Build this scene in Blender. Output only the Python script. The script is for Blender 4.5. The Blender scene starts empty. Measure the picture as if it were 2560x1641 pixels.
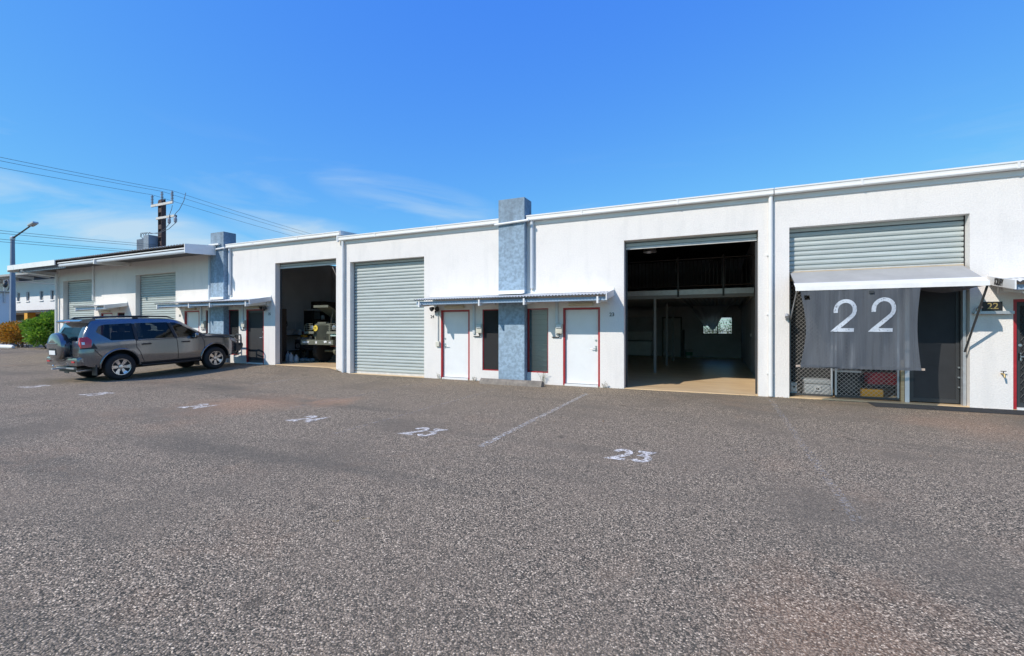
import bpy, bmesh, math, random
from mathutils import Vector, Matrix
R = math.radians
rnd = random.Random(7)
scene = bpy.context.scene
C = scene.collection

# ------------------------------------------------------------------ camera, sky, sun, exposure
cam_d = bpy.data.cameras.new('camera'); cam = bpy.data.objects.new('camera', cam_d); C.objects.link(cam)
cam_d.sensor_width = 36.0; cam_d.lens = 16.0; cam_d.clip_start = 0.05; cam_d.clip_end = 3000
cam.location = (0, -11.9, 1.55); cam.rotation_euler = (R(90), 0, R(24.5))
scene.camera = cam

SUN_DIR = Vector((0.62, 1.0, -1.0)).normalized()          # the way the light travels
sun_d = bpy.data.lights.new('sun', 'SUN'); sun_d.energy = 2.9; sun_d.angle = R(0.5); sun_d.color = (1.0, 0.92, 0.81)
sun = bpy.data.objects.new('sun', sun_d); C.objects.link(sun)
sun.rotation_euler = SUN_DIR.to_track_quat('-Z', 'Y').to_euler(); sun.location = (-20, -30, 30)

world = bpy.data.worlds.new('World'); scene.world = world; world.use_nodes = True
wt = world.node_tree; wn, wl = wt.nodes, wt.links
for n_ in list(wn): wn.remove(n_)
w_out = wn.new('ShaderNodeOutputWorld'); w_bg = wn.new('ShaderNodeBackground'); w_bg.inputs['Strength'].default_value = 0.14
sky = wn.new('ShaderNodeTexSky'); sky.sky_type = 'NISHITA'; sky.sun_disc = False
sky.sun_elevation = math.asin(-SUN_DIR.z); sky.sun_rotation = math.atan2(-SUN_DIR.x, -SUN_DIR.y)
sky.air_density = 1.0; sky.dust_density = 0.0; sky.ozone_density = 3.0; sky.altitude = 0
# the camera's rendering of the blue: each channel of the sky through a soft curve
s_sep = wn.new('ShaderNodeSeparateColor'); s_com = wn.new('ShaderNodeCombineColor'); wl.new(sky.outputs[0], s_sep.inputs[0])
for i_, (g_, k_) in enumerate(((0.95, 0.38), (0.75, 0.94), (0.10, 3.8))):
    pw = wn.new('ShaderNodeMath'); pw.operation = 'POWER'; pw.inputs[1].default_value = g_; wl.new(s_sep.outputs[i_], pw.inputs[0])
    mu_ = wn.new('ShaderNodeMath'); mu_.operation = 'MULTIPLY'; mu_.inputs[1].default_value = k_; wl.new(pw.outputs[0], mu_.inputs[0]); wl.new(mu_.outputs[0], s_com.inputs[i_])
hs = s_com
# thin wisps of high cloud, laid out by direction over the whole sky
tc = wn.new('ShaderNodeTexCoord'); mp = wn.new('ShaderNodeMapping'); mp.inputs['Rotation'].default_value = (0, R(8), R(20)); mp.inputs['Scale'].default_value = (1.3, 2.0, 9.0)
nz = wn.new('ShaderNodeTexNoise'); nz.inputs['Scale'].default_value = 1.7; nz.inputs['Detail'].default_value = 7; nz.inputs['Roughness'].default_value = 0.55; nz.inputs['Distortion'].default_value = 0.6
wl.new(tc.outputs['Generated'], mp.inputs['Vector']); wl.new(mp.outputs[0], nz.inputs['Vector'])
rp = wn.new('ShaderNodeValToRGB'); rp.color_ramp.elements[0].position = 0.54; rp.color_ramp.elements[1].position = 0.82
rp.color_ramp.elements[0].color = (0, 0, 0, 1); rp.color_ramp.elements[1].color = (0.6, 0.6, 0.6, 1)
wl.new(nz.outputs['Fac'], rp.inputs['Fac'])
sx = wn.new('ShaderNodeSeparateXYZ'); wl.new(tc.outputs['Generated'], sx.inputs[0])
mr = wn.new('ShaderNodeMapRange'); mr.inputs[1].default_value = 0.16; mr.inputs[2].default_value = 0.36; mr.inputs[3].default_value = 1; mr.inputs[4].default_value = 0
wl.new(sx.outputs['Z'], mr.inputs[0])
mm = wn.new('ShaderNodeMath'); mm.operation = 'MULTIPLY'; wl.new(rp.outputs[0], mm.inputs[0]); wl.new(mr.outputs[0], mm.inputs[1])
prev = mm.outputs[0]
for (c_, la, lz, amt, tilt) in [((-0.9146, 0.3646, 0.1749), 0.26, 0.05, 1.7, 0.1), ((-0.5788, 0.7712, 0.2648), 0.2, 0.045, 0.85, 0.12), ((-0.7413, 0.6431, 0.1922), 0.16, 0.03, 0.8, 0.05)]:
    sb = wn.new('ShaderNodeVectorMath'); sb.operation = 'SUBTRACT'; wl.new(tc.outputs['Generated'], sb.inputs[0]); sb.inputs[1].default_value = c_
    az = math.atan2(c_[0], c_[1]); mp2 = wn.new('ShaderNodeMapping'); mp2.vector_type = 'POINT'; mp2.inputs['Rotation'].default_value = (0, 0, az)
    wl.new(sb.outputs[0], mp2.inputs['Vector'])
    sp_ = wn.new('ShaderNodeSeparateXYZ'); wl.new(mp2.outputs[0], sp_.inputs[0])
    def mth(op, a, b=None):
        q = wn.new('ShaderNodeMath'); q.operation = op
        for k_, v_ in enumerate((a, b)):
            if v_ is None: continue
            if isinstance(v_, (int, float)): q.inputs[k_].default_value = v_
            else: wl.new(v_, q.inputs[k_])
        return q.outputs[0]
    xx = mth('DIVIDE', sp_.outputs['X'], la); zz = mth('DIVIDE', mth('ADD', sp_.outputs['Z'], mth('MULTIPLY', sp_.outputs['X'], tilt)), lz)
    rr = mth('ADD', mth('MULTIPLY', xx, xx), mth('MULTIPLY', zz, zz)); fall = mth('MAXIMUM', mth('SUBTRACT', 1.0, rr), 0.0)
    n2 = wn.new('ShaderNodeMapRange'); n2.inputs[1].default_value = 0.36; n2.inputs[2].default_value = 0.74; wl.new(nz.outputs['Fac'], n2.inputs[0])
    prev = mth('ADD', prev, mth('MULTIPLY', mth('MULTIPLY', fall, n2.outputs[0]), amt))
mm = wn.new('ShaderNodeMath'); mm.operation = 'MINIMUM'; mm.inputs[1].default_value = 0.75; wl.new(prev, mm.inputs[0])
mx = wn.new('ShaderNodeMixRGB'); mx.inputs['Color2'].default_value = (2.9, 3.6, 4.1, 1)
wl.new(mm.outputs[0], mx.inputs['Fac']); wl.new(hs.outputs[0], mx.inputs['Color1']); wl.new(mx.outputs[0], w_bg.inputs['Color'])
wl.new(w_bg.outputs[0], w_out.inputs[0])

vs = scene.view_settings
scene.display_settings.display_device = 'sRGB'
vs.view_transform = 'Standard'; vs.look = 'None'; vs.exposure = 0.6; vs.gamma = 1.0; vs.use_curve_mapping = False
scene.render.engine = 'CYCLES'
cy = scene.cycles
cy.use_denoising = True; cy.max_bounces = 8; cy.diffuse_bounces = 5; cy.glossy_bounces = 4; cy.transmission_bounces = 6; cy.transparent_max_bounces = 16
cy.caustics_reflective = False; cy.caustics_refractive = False; cy.sample_clamp_indirect = 6

# ------------------------------------------------------------------ materials
def mat(name, col=(0.5, 0.5, 0.5), rough=0.6, metal=0.0, noise=0.0, nscale=6.0, bump=0.0, bscale=80.0, spec=0.5, col2=None, stretch=None, coat=0.0):
    m = bpy.data.materials.new(name); m.use_nodes = True
    nt = m.node_tree; N, L = nt.nodes, nt.links
    b = N['Principled BSDF']
    b.inputs['Base Color'].default_value = (*col, 1); b.inputs['Roughness'].default_value = rough; b.inputs['Metallic'].default_value = metal
    b.inputs['Specular IOR Level'].default_value = spec; b.inputs['Coat Weight'].default_value = coat; b.inputs['Coat Roughness'].default_value = 0.05
    g = N.new('ShaderNodeNewGeometry')
    src = g.outputs['Position']
    if stretch:
        mp = N.new('ShaderNodeMapping'); mp.inputs['Scale'].default_value = stretch; L.new(src, mp.inputs['Vector']); src = mp.outputs[0]
    if noise > 0 or col2:
        t = N.new('ShaderNodeTexNoise'); t.inputs['Scale'].default_value = nscale; t.inputs['Detail'].default_value = 6; t.inputs['Roughness'].default_value = 0.65
        L.new(src, t.inputs['Vector'])
        r = N.new('ShaderNodeValToRGB'); r.color_ramp.elements[0].position = 0.32; r.color_ramp.elements[1].position = 0.68
        c2 = col2 if col2 else tuple(c * (1 - noise) for c in col)
        r.color_ramp.elements[0].color = (*c2, 1); r.color_ramp.elements[1].color = (*col, 1)
        L.new(t.outputs['Fac'], r.inputs['Fac']); L.new(r.outputs[0], b.inputs['Base Color'])
    if bump > 0:
        t2 = N.new('ShaderNodeTexNoise'); t2.inputs['Scale'].default_value = bscale; t2.inputs['Detail'].default_value = 3
        L.new(g.outputs['Position'], t2.inputs['Vector'])
        bp = N.new('ShaderNodeBump'); bp.inputs['Strength'].default_value = 1.0; bp.inputs['Distance'].default_value = bump
        L.new(t2.outputs['Fac'], bp.inputs['Height']); L.new(bp.outputs[0], b.inputs['Normal'])
    return m

def alpha_mat(name, col, alpha, rough=0.8, worn=None, wscale=30.0, spec=0.3, soft=0.10):
    """principled mixed with a see-through share; worn = noise threshold below which the paint is gone"""
    m = mat(name, col, rough, spec=spec); nt = m.node_tree; N, L = nt.nodes, nt.links
    b = N['Principled BSDF']; o = N['Material Output']; tr = N.new('ShaderNodeBsdfTransparent'); ms = N.new('ShaderNodeMixShader')
    L.new(tr.outputs[0], ms.inputs[1]); L.new(b.outputs[0], ms.inputs[2]); L.new(ms.outputs[0], o.inputs['Surface'])
    ms.inputs[0].default_value = alpha
    if worn is not None:
        g = N.new('ShaderNodeNewGeometry'); t = N.new('ShaderNodeTexNoise'); t.inputs['Scale'].default_value = wscale; t.inputs['Detail'].default_value = 8; t.inputs['Roughness'].default_value = 0.75
        L.new(g.outputs['Position'], t.inputs['Vector'])
        r = N.new('ShaderNodeMapRange'); r.inputs[1].default_value = worn; r.inputs[2].default_value = worn + soft; r.inputs[3].default_value = 0.0; r.inputs[4].default_value = alpha
        L.new(t.outputs['Fac'], r.inputs[0]); L.new(r.outputs[0], ms.inputs[0])
    return m

def glass_mat(name, tint, share, rough=0.02):
    m = bpy.data.materials.new(name); m.use_nodes = True; nt = m.node_tree; N, L = nt.nodes, nt.links
    N.remove(N['Principled BSDF']); o = N['Material Output']
    tr = N.new('ShaderNodeBsdfTransparent'); tr.inputs[0].default_value = (*tint, 1)
    gl = N.new('ShaderNodeBsdfGlossy'); gl.inputs['Roughness'].default_value = rough
    fr = N.new('ShaderNodeFresnel'); fr.inputs['IOR'].default_value = 1.5
    ad = N.new('ShaderNodeMath'); ad.operation = 'ADD'; ad.inputs[1].default_value = share
    L.new(fr.outputs[0], ad.inputs[0])
    ms = N.new('ShaderNodeMixShader'); L.new(ad.outputs[0], ms.inputs[0]); L.new(tr.outputs[0], ms.inputs[1]); L.new(gl.outputs[0], ms.inputs[2])
    L.new(ms.outputs[0], o.inputs['Surface'])
    return m

def stucco(name, col, stain, streak=0.35, mould=None):
    """rendered wall: fine knobbly relief, faint blotches and a few vertical weather streaks"""
    m = mat(name, col, 0.85, bump=0.008, bscale=42.0, spec=0.25); nt = m.node_tree; N, L = nt.nodes, nt.links
    b = N['Principled BSDF']; g = N.new('ShaderNodeNewGeometry')
    t = N.new('ShaderNodeTexNoise'); t.inputs['Scale'].default_value = 1.6; t.inputs['Detail'].default_value = 9; t.inputs['Roughness'].default_value = 0.7
    L.new(g.outputs['Position'], t.inputs['Vector'])
    mp = N.new('ShaderNodeMapping'); mp.inputs['Scale'].default_value = (2.6, 2.6, 0.42); L.new(g.outputs['Position'], mp.inputs['Vector'])
    t2 = N.new('ShaderNodeTexNoise'); t2.inputs['Scale'].default_value = 1.5; t2.inputs['Detail'].default_value = 7; L.new(mp.outputs[0], t2.inputs['Vector'])
    t3 = N.new('ShaderNodeTexNoise'); t3.inputs['Scale'].default_value = 13 if mould else 34; t3.inputs['Detail'].default_value = 3; L.new(g.outputs['Position'], t3.inputs['Vector'])
    def rng(src, a, b_, hi):
        r = N.new('ShaderNodeMapRange'); r.inputs[1].default_value = a; r.inputs[2].default_value = b_; r.inputs[3].default_value = 0; r.inputs[4].default_value = hi
        L.new(src, r.inputs[0]); return r.outputs[0]
    f = rng(t.outputs['Fac'], 0.5, 0.75, streak); f2 = rng(t2.outputs['Fac'], 0.52, 0.78, streak); f3 = rng(t3.outputs['Fac'], 0.40, 0.62, 0.75 if mould else 0.20)
    prev = None
    for k in (f, f2, f3):
        mix = N.new('ShaderNodeMixRGB'); mix.inputs['Color2'].default_value = (*stain, 1); L.new(k, mix.inputs['Fac'])
        if prev is None: mix.inputs['Color1'].default_value = (*col, 1)
        else: L.new(prev, mix.inputs['Color1'])
        prev = mix.outputs[0]
    if mould:                                          # grey-black growth that has crept down from the exposed top
        sz = N.new('ShaderNodeSeparateXYZ'); L.new(g.outputs['Position'], sz.inputs[0])
        ad = N.new('ShaderNodeMath'); ad.operation = 'MULTIPLY_ADD'; L.new(t2.outputs['Fac'], ad.inputs[0]); ad.inputs[1].default_value = 5.5; L.new(sz.outputs['Z'], ad.inputs[2])
        mix = N.new('ShaderNodeMixRGB'); mix.inputs['Color2'].default_value = (*mould, 1); L.new(rng(ad.outputs[0], 5.6, 8.6, 0.62), mix.inputs['Fac']); L.new(prev, mix.inputs['Color1']); prev = mix.outputs[0]
    L.new(prev, b.inputs['Base Color'])
    return m

def asphalt_material():
    m = mat('asphalt_chip_seal', (0.1, 0.1, 0.1), 0.9, spec=0.25); nt = m.node_tree; N, L = nt.nodes, nt.links
    b = N['Principled BSDF']; g = N.new('ShaderNodeNewGeometry'); P = g.outputs['Position']
    def noise(scale, detail=5, rough=0.6, src=P):
        t = N.new('ShaderNodeTexNoise'); t.inputs['Scale'].default_value = scale; t.inputs['Detail'].default_value = detail; t.inputs['Roughness'].default_value = rough
        L.new(src, t.inputs['Vector']); return t.outputs['Fac']
    def rng(src, a, b_, lo, hi):
        r = N.new('ShaderNodeMapRange'); r.inputs[1].default_value = a; r.inputs[2].default_value = b_; r.inputs[3].default_value = lo; r.inputs[4].default_value = hi
        L.new(src, r.inputs[0]); return r.outputs[0]
    def mixc(f, c1, c2, mode='MIX'):
        x = N.new('ShaderNodeMixRGB'); x.blend_type = mode
        for s_, i_ in ((f, 'Fac'), (c1, 'Color1'), (c2, 'Color2')):
            if isinstance(s_, (int, float)): x.inputs[i_].default_value = s_
            elif isinstance(s_, tuple): x.inputs[i_].default_value = (*s_, 1)
            else: L.new(s_, x.inputs[i_])
        return x.outputs[0]
    # stones: a cell pattern, each cell its own grey, dark binder between
    v = N.new('ShaderNodeTexVoronoi'); v.inputs['Scale'].default_value = 108; L.new(P, v.inputs['Vector'])
    sep = N.new('ShaderNodeSeparateColor'); L.new(v.outputs['Color'], sep.inputs[0])
    r = N.new('ShaderNodeValToRGB'); e = r.color_ramp.elements
    e[0].position = 0.0; e[0].color = (0.035, 0.036, 0.036, 1); e[1].position = 1.0; e[1].color = (0.88, 0.79, 0.74, 1)
    for p_, c_ in ((0.20, (0.085, 0.088, 0.086)), (0.42, (0.21, 0.186, 0.176)), (0.75, (0.345, 0.295, 0.272)), (0.92, (0.50, 0.44, 0.41))):
        x = e.new(p_); x.color = (*c_, 1)
    L.new(sep.outputs[0], r.inputs['Fac'])
    gap = rng(v.outputs['Distance'], 0.45, 0.75, 0.0, 0.75)
    col = mixc(gap, r.outputs[0], (0.030, 0.030, 0.031))
    # fines worked into the surface in places, pinkish dust, oily dark patches
    col = mixc(rng(noise(0.55, 6, 0.62), 0.45, 0.72, 0.0, 0.55), col, mixc(noise(170, 2), (0.135, 0.122, 0.116), (0.29, 0.245, 0.225)))
    col = mixc(rng(noise(0.27, 7, 0.66), 0.50, 0.66, 0.0, 0.62), col, (0.105, 0.101, 0.101))
    mp = N.new('ShaderNodeMapping'); mp.inputs['Rotation'].default_value = (0, 0, R(-24)); mp.inputs['Scale'].default_value = (0.12, 0.8, 1); L.new(P, mp.inputs['Vector'])
    col = mixc(rng(noise(1.0, 5, 0.6, mp.outputs[0]), 0.54, 0.68, 0.0, 0.60), col, (0.100, 0.098, 0.099))
    red = rng(noise(0.33, 8, 0.7), 0.55, 0.74, 0.0, 0.36)
    grit = rng(noise(60, 3), 0.35, 0.6, 0.35, 1.0)
    mu = N.new('ShaderNodeMath'); mu.operation = 'MULTIPLY'; L.new(red, mu.inputs[0]); L.new(grit, mu.inputs[1])
    col = mixc(mu.outputs[0], col, (0.37, 0.24, 0.18))
    # two spills of red dirt that lie on the bays
    for (cx, cy_, rad) in ((-8.9, -5.6, 1.5), (-7.6, -4.7, 0.8), (0.7, -9.1, 0.9), (3.6, -2.2, 1.3)):
        vm = N.new('ShaderNodeVectorMath'); vm.operation = 'DISTANCE'; L.new(P, vm.inputs[0]); vm.inputs[1].default_value = (cx, cy_, 0)
        ad = N.new('ShaderNodeMath'); ad.operation = 'MULTIPLY_ADD'; L.new(noise(1.3, 6, 0.7), ad.inputs[0]); ad.inputs[1].default_value = -2.4; ad.inputs[2].default_value = 1.2
        a2 = N.new('ShaderNodeMath'); a2.operation = 'SUBTRACT'; L.new(vm.outputs['Value'], a2.inputs[0]); L.new(ad.outputs[0], a2.inputs[1])
        f = rng(a2.outputs[0], rad * 0.2, rad, 0.46 if cx < -5 else 0.30, 0.0)
        m3 = N.new('ShaderNodeMath'); m3.operation = 'MULTIPLY'; L.new(f, m3.inputs[0]); L.new(grit, m3.inputs[1])
        col = mixc(m3.outputs[0], col, (0.40, 0.245, 0.18))
    # old oil drips and a few dark scuffs with their own outlines
    col = mixc(rng(noise(2.6, 4, 0.5), 0.67, 0.73, 0.0, 0.6), col, (0.07, 0.066, 0.064))
    # hairline cracks
    wv = N.new('ShaderNodeTexVoronoi'); wv.feature = 'DISTANCE_TO_EDGE'; wv.inputs['Scale'].default_value = 0.16
    wn_ = N.new('ShaderNodeTexNoise'); wn_.inputs['Scale'].default_value = 1.1; wn_.inputs['Detail'].default_value = 6; L.new(P, wn_.inputs['Vector'])
    va = N.new('ShaderNodeVectorMath'); va.operation = 'ADD'; L.new(P, va.inputs[0]); L.new(wn_.outputs['Color'], va.inputs[1]); L.new(va.outputs[0], wv.inputs['Vector'])
    col = mixc(rng(wv.outputs['Distance'], 0.0006, 0.0018, 0.28, 0.0), col, (0.05, 0.048, 0.048))
    col = mixc(1.0, col, (1.18, 1.05, 0.78), 'MULTIPLY')
    L.new(col, b.inputs['Base Color'])
    bp = N.new('ShaderNodeBump'); bp.inputs['Distance'].default_value = 0.004; bp.inputs['Strength'].default_value = 0.8; bp.invert = True
    L.new(v.outputs['Distance'], bp.inputs['Height']); L.new(bp.outputs[0], b.inputs['Normal'])
    return m

def wood_grain(name, a, b_, scale=(1.5, 1.5, 14)):
    return mat(name, a, 0.6, col2=b_, nscale=2.5, stretch=scale)

M = {}
M['asphalt'] = asphalt_material()
M['wall'] = stucco('white_render', (0.80, 0.765, 0.735), (0.57, 0.56, 0.55), 0.32)
M['blue'] = stucco('blue_render', (0.335, 0.455, 0.575), (0.21, 0.28, 0.35), 0.6, mould=(0.15, 0.185, 0.215))
M['inner'] = mat('inside_blockwork', (0.52, 0.53, 0.56), 0.9, noise=0.2, nscale=1.5, bump=0.004, bscale=40)
M['inner_grey'] = mat('grey_inside_wall', (0.58, 0.58, 0.60), 0.9, noise=0.15, nscale=1.2)
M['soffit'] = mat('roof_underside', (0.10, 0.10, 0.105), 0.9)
M['slab'] = mat('worn_concrete_slab', (0.82, 0.61, 0.37), 0.33, col2=(0.60, 0.42, 0.24), nscale=1.1, stretch=(0.6, 2.2, 1), bump=0.002, bscale=30)
M['white'] = mat('white_metal_paint', (0.80, 0.80, 0.79), 0.45, noise=0.10, nscale=3)
M['gutter'] = mat('white_gutter_steel', (0.82, 0.81, 0.79), 0.4, noise=0.08, nscale=2.0)
M['pipe'] = mat('pale_grey_pipe', (0.60, 0.65, 0.70), 0.4, noise=0.1, nscale=3)
M['roller'] = mat('grey_green_roller_steel', (0.50, 0.545, 0.53), 0.42, noise=0.16, nscale=4, stretch=(0.4, 1, 3))
_n, _l = M['roller'].node_tree.nodes, M['roller'].node_tree.links; _b = _n['Principled BSDF']; _src = _b.inputs['Base Color'].links[0].from_socket
_oi = _n.new('ShaderNodeObjectInfo'); _mr = _n.new('ShaderNodeMapRange'); _mr.inputs[3].default_value = 0.90; _mr.inputs[4].default_value = 1.05; _l.new(_oi.outputs['Random'], _mr.inputs[0])
_vm = _n.new('ShaderNodeVectorMath'); _vm.operation = 'SCALE'; _l.new(_src, _vm.inputs[0]); _l.new(_mr.outputs[0], _vm.inputs['Scale']); _l.new(_vm.outputs[0], _b.inputs['Base Color'])
M['roller_rail'] = mat('roller_bottom_rail', (0.62, 0.62, 0.60), 0.5, noise=0.2, nscale=6)
M['red'] = mat('red_frame_paint', (0.42, 0.022, 0.030), 0.4, noise=0.25, nscale=8)
M['door'] = mat('white_door_paint', (0.80, 0.81, 0.82), 0.4, noise=0.06, nscale=2.5)
M['steel'] = mat('brushed_steel', (0.55, 0.55, 0.56), 0.3, metal=0.9)
M['galv'] = mat('galvanised_steel', (0.55, 0.57, 0.60), 0.45, metal=0.55, noise=0.2, nscale=9)
M['corr'] = mat('corrugated_sheet', (0.50, 0.53, 0.56), 0.45, metal=0.3, noise=0.2, nscale=3)
M['corr_white'] = mat('pale_corrugated_sheet', (0.66, 0.67, 0.67), 0.45, noise=0.12, nscale=3)
M['fascia'] = mat('shade_blue_fascia', (0.30, 0.41, 0.56), 0.5, noise=0.12, nscale=4)  # white board; the blue of its shade is put into the base colour
M['black'] = mat('black_plastic', (0.014, 0.014, 0.016), 0.45)
M['dark'] = mat('dark_grey_metal', (0.045, 0.048, 0.052), 0.5, noise=0.2, nscale=5)
M['screen'] = mat('dark_fly_screen', (0.030, 0.032, 0.036), 0.75, noise=0.25, nscale=3)
M['beige'] = mat('aged_beige_diffuser', (0.62, 0.55, 0.40), 0.5, noise=0.15, nscale=6)
M['cream'] = mat('cream_plastic', (0.66, 0.64, 0.55), 0.5, noise=0.12, nscale=6)
M['concrete'] = mat('old_concrete', (0.30, 0.26, 0.22), 0.9, col2=(0.13, 0.115, 0.10), nscale=5, bump=0.008, bscale=45)
M['rubber'] = mat('black_rubber', (0.020, 0.020, 0.021), 0.8, noise=0.3, nscale=10)
M['matrubber'] = mat('dusty_black_rubber', (0.045, 0.045, 0.047), 0.85, noise=0.4, nscale=9)
M['gold'] = mat('gold_paint', (0.42, 0.31, 0.13), 0.4, metal=0.4)
M['glass'] = glass_mat('clear_glass', (0.75, 0.83, 0.82), 0.03)
M['teal_glass'] = glass_mat('greenish_louvre_glass', (0.86, 0.95, 0.93), 0.08, 0.05)
M['paint_line'] = alpha_mat('worn_road_paint', (0.74, 0.70, 0.63), 0.85, worn=0.47, wscale=24.0, soft=0.16)
M['paint_faint'] = alpha_mat('nearly_gone_road_paint', (0.60, 0.56, 0.51), 0.55, worn=0.50, wscale=24.0, soft=0.16)
M['paint_num'] = alpha_mat('white_stencil_paint', (0.80, 0.745, 0.67), 0.96, worn=0.43, wscale=30.0, soft=0.10)
M['paint_yellow'] = alpha_mat('worn_yellow_paint', (0.70, 0.45, 0.09), 0.85, worn=0.55, wscale=16.0)
M['timber'] = wood_grain('bare_timber', (0.60, 0.46, 0.27), (0.42, 0.29, 0.15))
M['brick'] = mat('red_edging_brick', (0.42, 0.20, 0.12), 0.9, noise=0.35, nscale=7)
M['soil'] = mat('garden_soil', (0.10, 0.075, 0.05), 0.95, noise=0.4, nscale=6, bump=0.03, bscale=9)

# ------------------------------------------------------------------ mesh builder and object helpers
class MB:
    def __init__(s): s.v = []; s.f = []
    def add(s, vs_, fs_):
        o = len(s.v); s.v += [tuple(p) for p in vs_]; s.f += [tuple(i + o for i in f) for f in fs_]; return s
    def box(s, x0, x1, y0, y1, z0, z1):
        return s.add([(x0,y0,z0),(x1,y0,z0),(x1,y1,z0),(x0,y1,z0),(x0,y0,z1),(x1,y0,z1),(x1,y1,z1),(x0,y1,z1)],
                     [(3,2,1,0),(4,5,6,7),(0,1,5,4),(1,2,6,5),(2,3,7,6),(3,0,4,7)])
    def cbox(s, x0, x1, y0, y1, z0, z1, b=0.01):
        """box with chamfered vertical and horizontal edges"""
        bm = bmesh.new(); bmesh.ops.create_cube(bm, size=1)
        bmesh.ops.scale(bm, vec=(x1-x0, y1-y0, z1-z0), verts=bm.verts); bmesh.ops.translate(bm, vec=((x0+x1)/2,(y0+y1)/2,(z0+z1)/2), verts=bm.verts)
        bmesh.ops.bevel(bm, geom=list(bm.edges), offset=b, segments=2, affect='EDGES', profile=0.6)
        return s.bm(bm)
    def bm(s, bm, mtx=None):
        bm.verts.index_update()
        vs_ = [(mtx @ v.co) if mtx else v.co.copy() for v in bm.verts]; fs_ = [[v.index for v in f.verts] for f in bm.faces]; bm.free()
        return s.add(vs_, fs_)
    def prism(s, poly, axis, a, b):
        """2-D polygon extruded along an axis; poly is given in the other two axes in x,y,z order"""
        n = len(poly)
        def pt(p, t):
            return {'x': (t, p[0], p[1]), 'y': (p[0], t, p[1]), 'z': (p[0], p[1], t)}[axis]
        vs_ = [pt(p, a) for p in poly] + [pt(p, b) for p in poly]
        fs_ = [tuple(range(n))[::-1], tuple(range(n, 2*n))] + [(i, (i+1) % n, n + (i+1) % n, n + i) for i in range(n)]
        return s.add(vs_, fs_)
    def tube(s, pts, r, n=8, cap=True):
        pts = [Vector(p) for p in pts]; rs = r if isinstance(r, (list, tuple)) else [r]*len(pts)
        vs_, fs_ = [], []; up = None
        for i, p in enumerate(pts):
            d = (pts[min(i+1, len(pts)-1)] - pts[max(i-1, 0)]).normalized()
            if up is None:
                up = Vector((0,0,1)) if abs(d.z) < 0.9 else Vector((1,0,0))
            a = d.cross(up).normalized(); b_ = a.cross(d).normalized(); up = b_
            for k in range(n):
                t = 2*math.pi*k/n; vs_.append(p + a*(math.cos(t)*rs[i]) + b_*(math.sin(t)*rs[i]))
        for i in range(len(pts)-1):
            for k in range(n):
                fs_.append((i*n+k, i*n+(k+1) % n, (i+1)*n+(k+1) % n, (i+1)*n+k))
        if cap: fs_ += [tuple(range(n))[::-1], tuple((len(pts)-1)*n + k for k in range(n))]
        return s.add(vs_, fs_)
    def lathe(s, prof, axis='z', n=24, c=(0,0,0), cap=True):
        """profile [(radius, along)] spun round an axis"""
        vs_, fs_ = [], []; c = Vector(c)
        for (r_, h) in prof:
            for k in range(n):
                t = 2*math.pi*k/n; a, b_ = r_*math.cos(t), r_*math.sin(t)
                vs_.append(c + Vector({'z': (a,b_,h), 'x': (h,a,b_), 'y': (b_,h,a)}[axis]))
        for i in range(len(prof)-1):
            for k in range(n): fs_.append((i*n+k, i*n+(k+1) % n, (i+1)*n+(k+1) % n, (i+1)*n+k))
        if cap: fs_ += [tuple(range(n))[::-1], tuple((len(prof)-1)*n+k for k in range(n))]
        return s.add(vs_, fs_)
    def ball(s, c, r, sc=(1,1,1), sub=2):
        bm = bmesh.new(); bmesh.ops.create_icosphere(bm, subdivisions=sub, radius=r)
        return s.bm(bm, Matrix.Translation(c) @ Matrix.Diagonal((*sc, 1)))
    def rot(s, m4):
        s.v = [tuple(m4 @ Vector(p)) for p in s.v]; return s
    def mesh(s, name, off=(0,0,0), smooth=None):
        me = bpy.data.meshes.new(name); o = Vector(off)
        me.from_pydata([tuple(Vector(p)-o) for p in s.v], [], s.f); me.update()
        bm = bmesh.new(); bm.from_mesh(me); bmesh.ops.recalc_face_normals(bm, faces=bm.faces); bm.to_mesh(me); bm.free()
        if smooth:
            for p in me.polygons: p.use_smooth = True
            me.set_sharp_from_angle(angle=R(smooth))
        return me

WLOC = {}                                         # world position of each thing's origin (things turn only by their own rotation)
def tag(o, label, cat, group=None, kind=None):
    if label: o['label'] = label
    if cat: o['category'] = cat
    if group: o['group'] = group
    if kind: o['kind'] = kind
    return o
def thing(name, label, cat, loc=(0,0,0), group=None, rotz=0.0):
    o = bpy.data.objects.new(name, None); C.objects.link(o); o.location = loc; o.rotation_euler = (0,0,rotz); o.empty_display_size = 0.2
    WLOC[o.name] = Vector(loc); return tag(o, label, cat, group)
def part(name, mb, m, parent=None, smooth=None, local=False, kind=None, label=None):
    """one mesh object from world coordinates; under a parent it is stored relative to the parent's origin (local=True: as given)"""
    off = Vector((0,0,0)) if (parent is None or local) else WLOC[parent.name]
    o = bpy.data.objects.new(name, mb.mesh(name, off, smooth)); o.data.materials.append(M[m] if isinstance(m, str) else m); C.objects.link(o)
    if parent is not None: o.parent = parent
    WLOC[o.name] = off.copy()
    if kind: o['kind'] = kind
    if label: o['label'] = label
    return o
def solo(name, mb, m, label, cat, group=None, smooth=None, loc=None, kind=None):
    """a thing that is a single mesh, origin at its base"""
    if loc is None:
        xs = [p[0] for p in mb.v]; ys = [p[1] for p in mb.v]; zs = [p[2] for p in mb.v]
        loc = ((min(xs)+max(xs))/2, (min(ys)+max(ys))/2, min(zs))
    o = bpy.data.objects.new(name, mb.mesh(name, loc, smooth)); o.location = loc; o.data.materials.append(M[m] if isinstance(m, str) else m); C.objects.link(o)
    WLOC[o.name] = Vector(loc)
    return tag(o, label, cat, group, kind)
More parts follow.
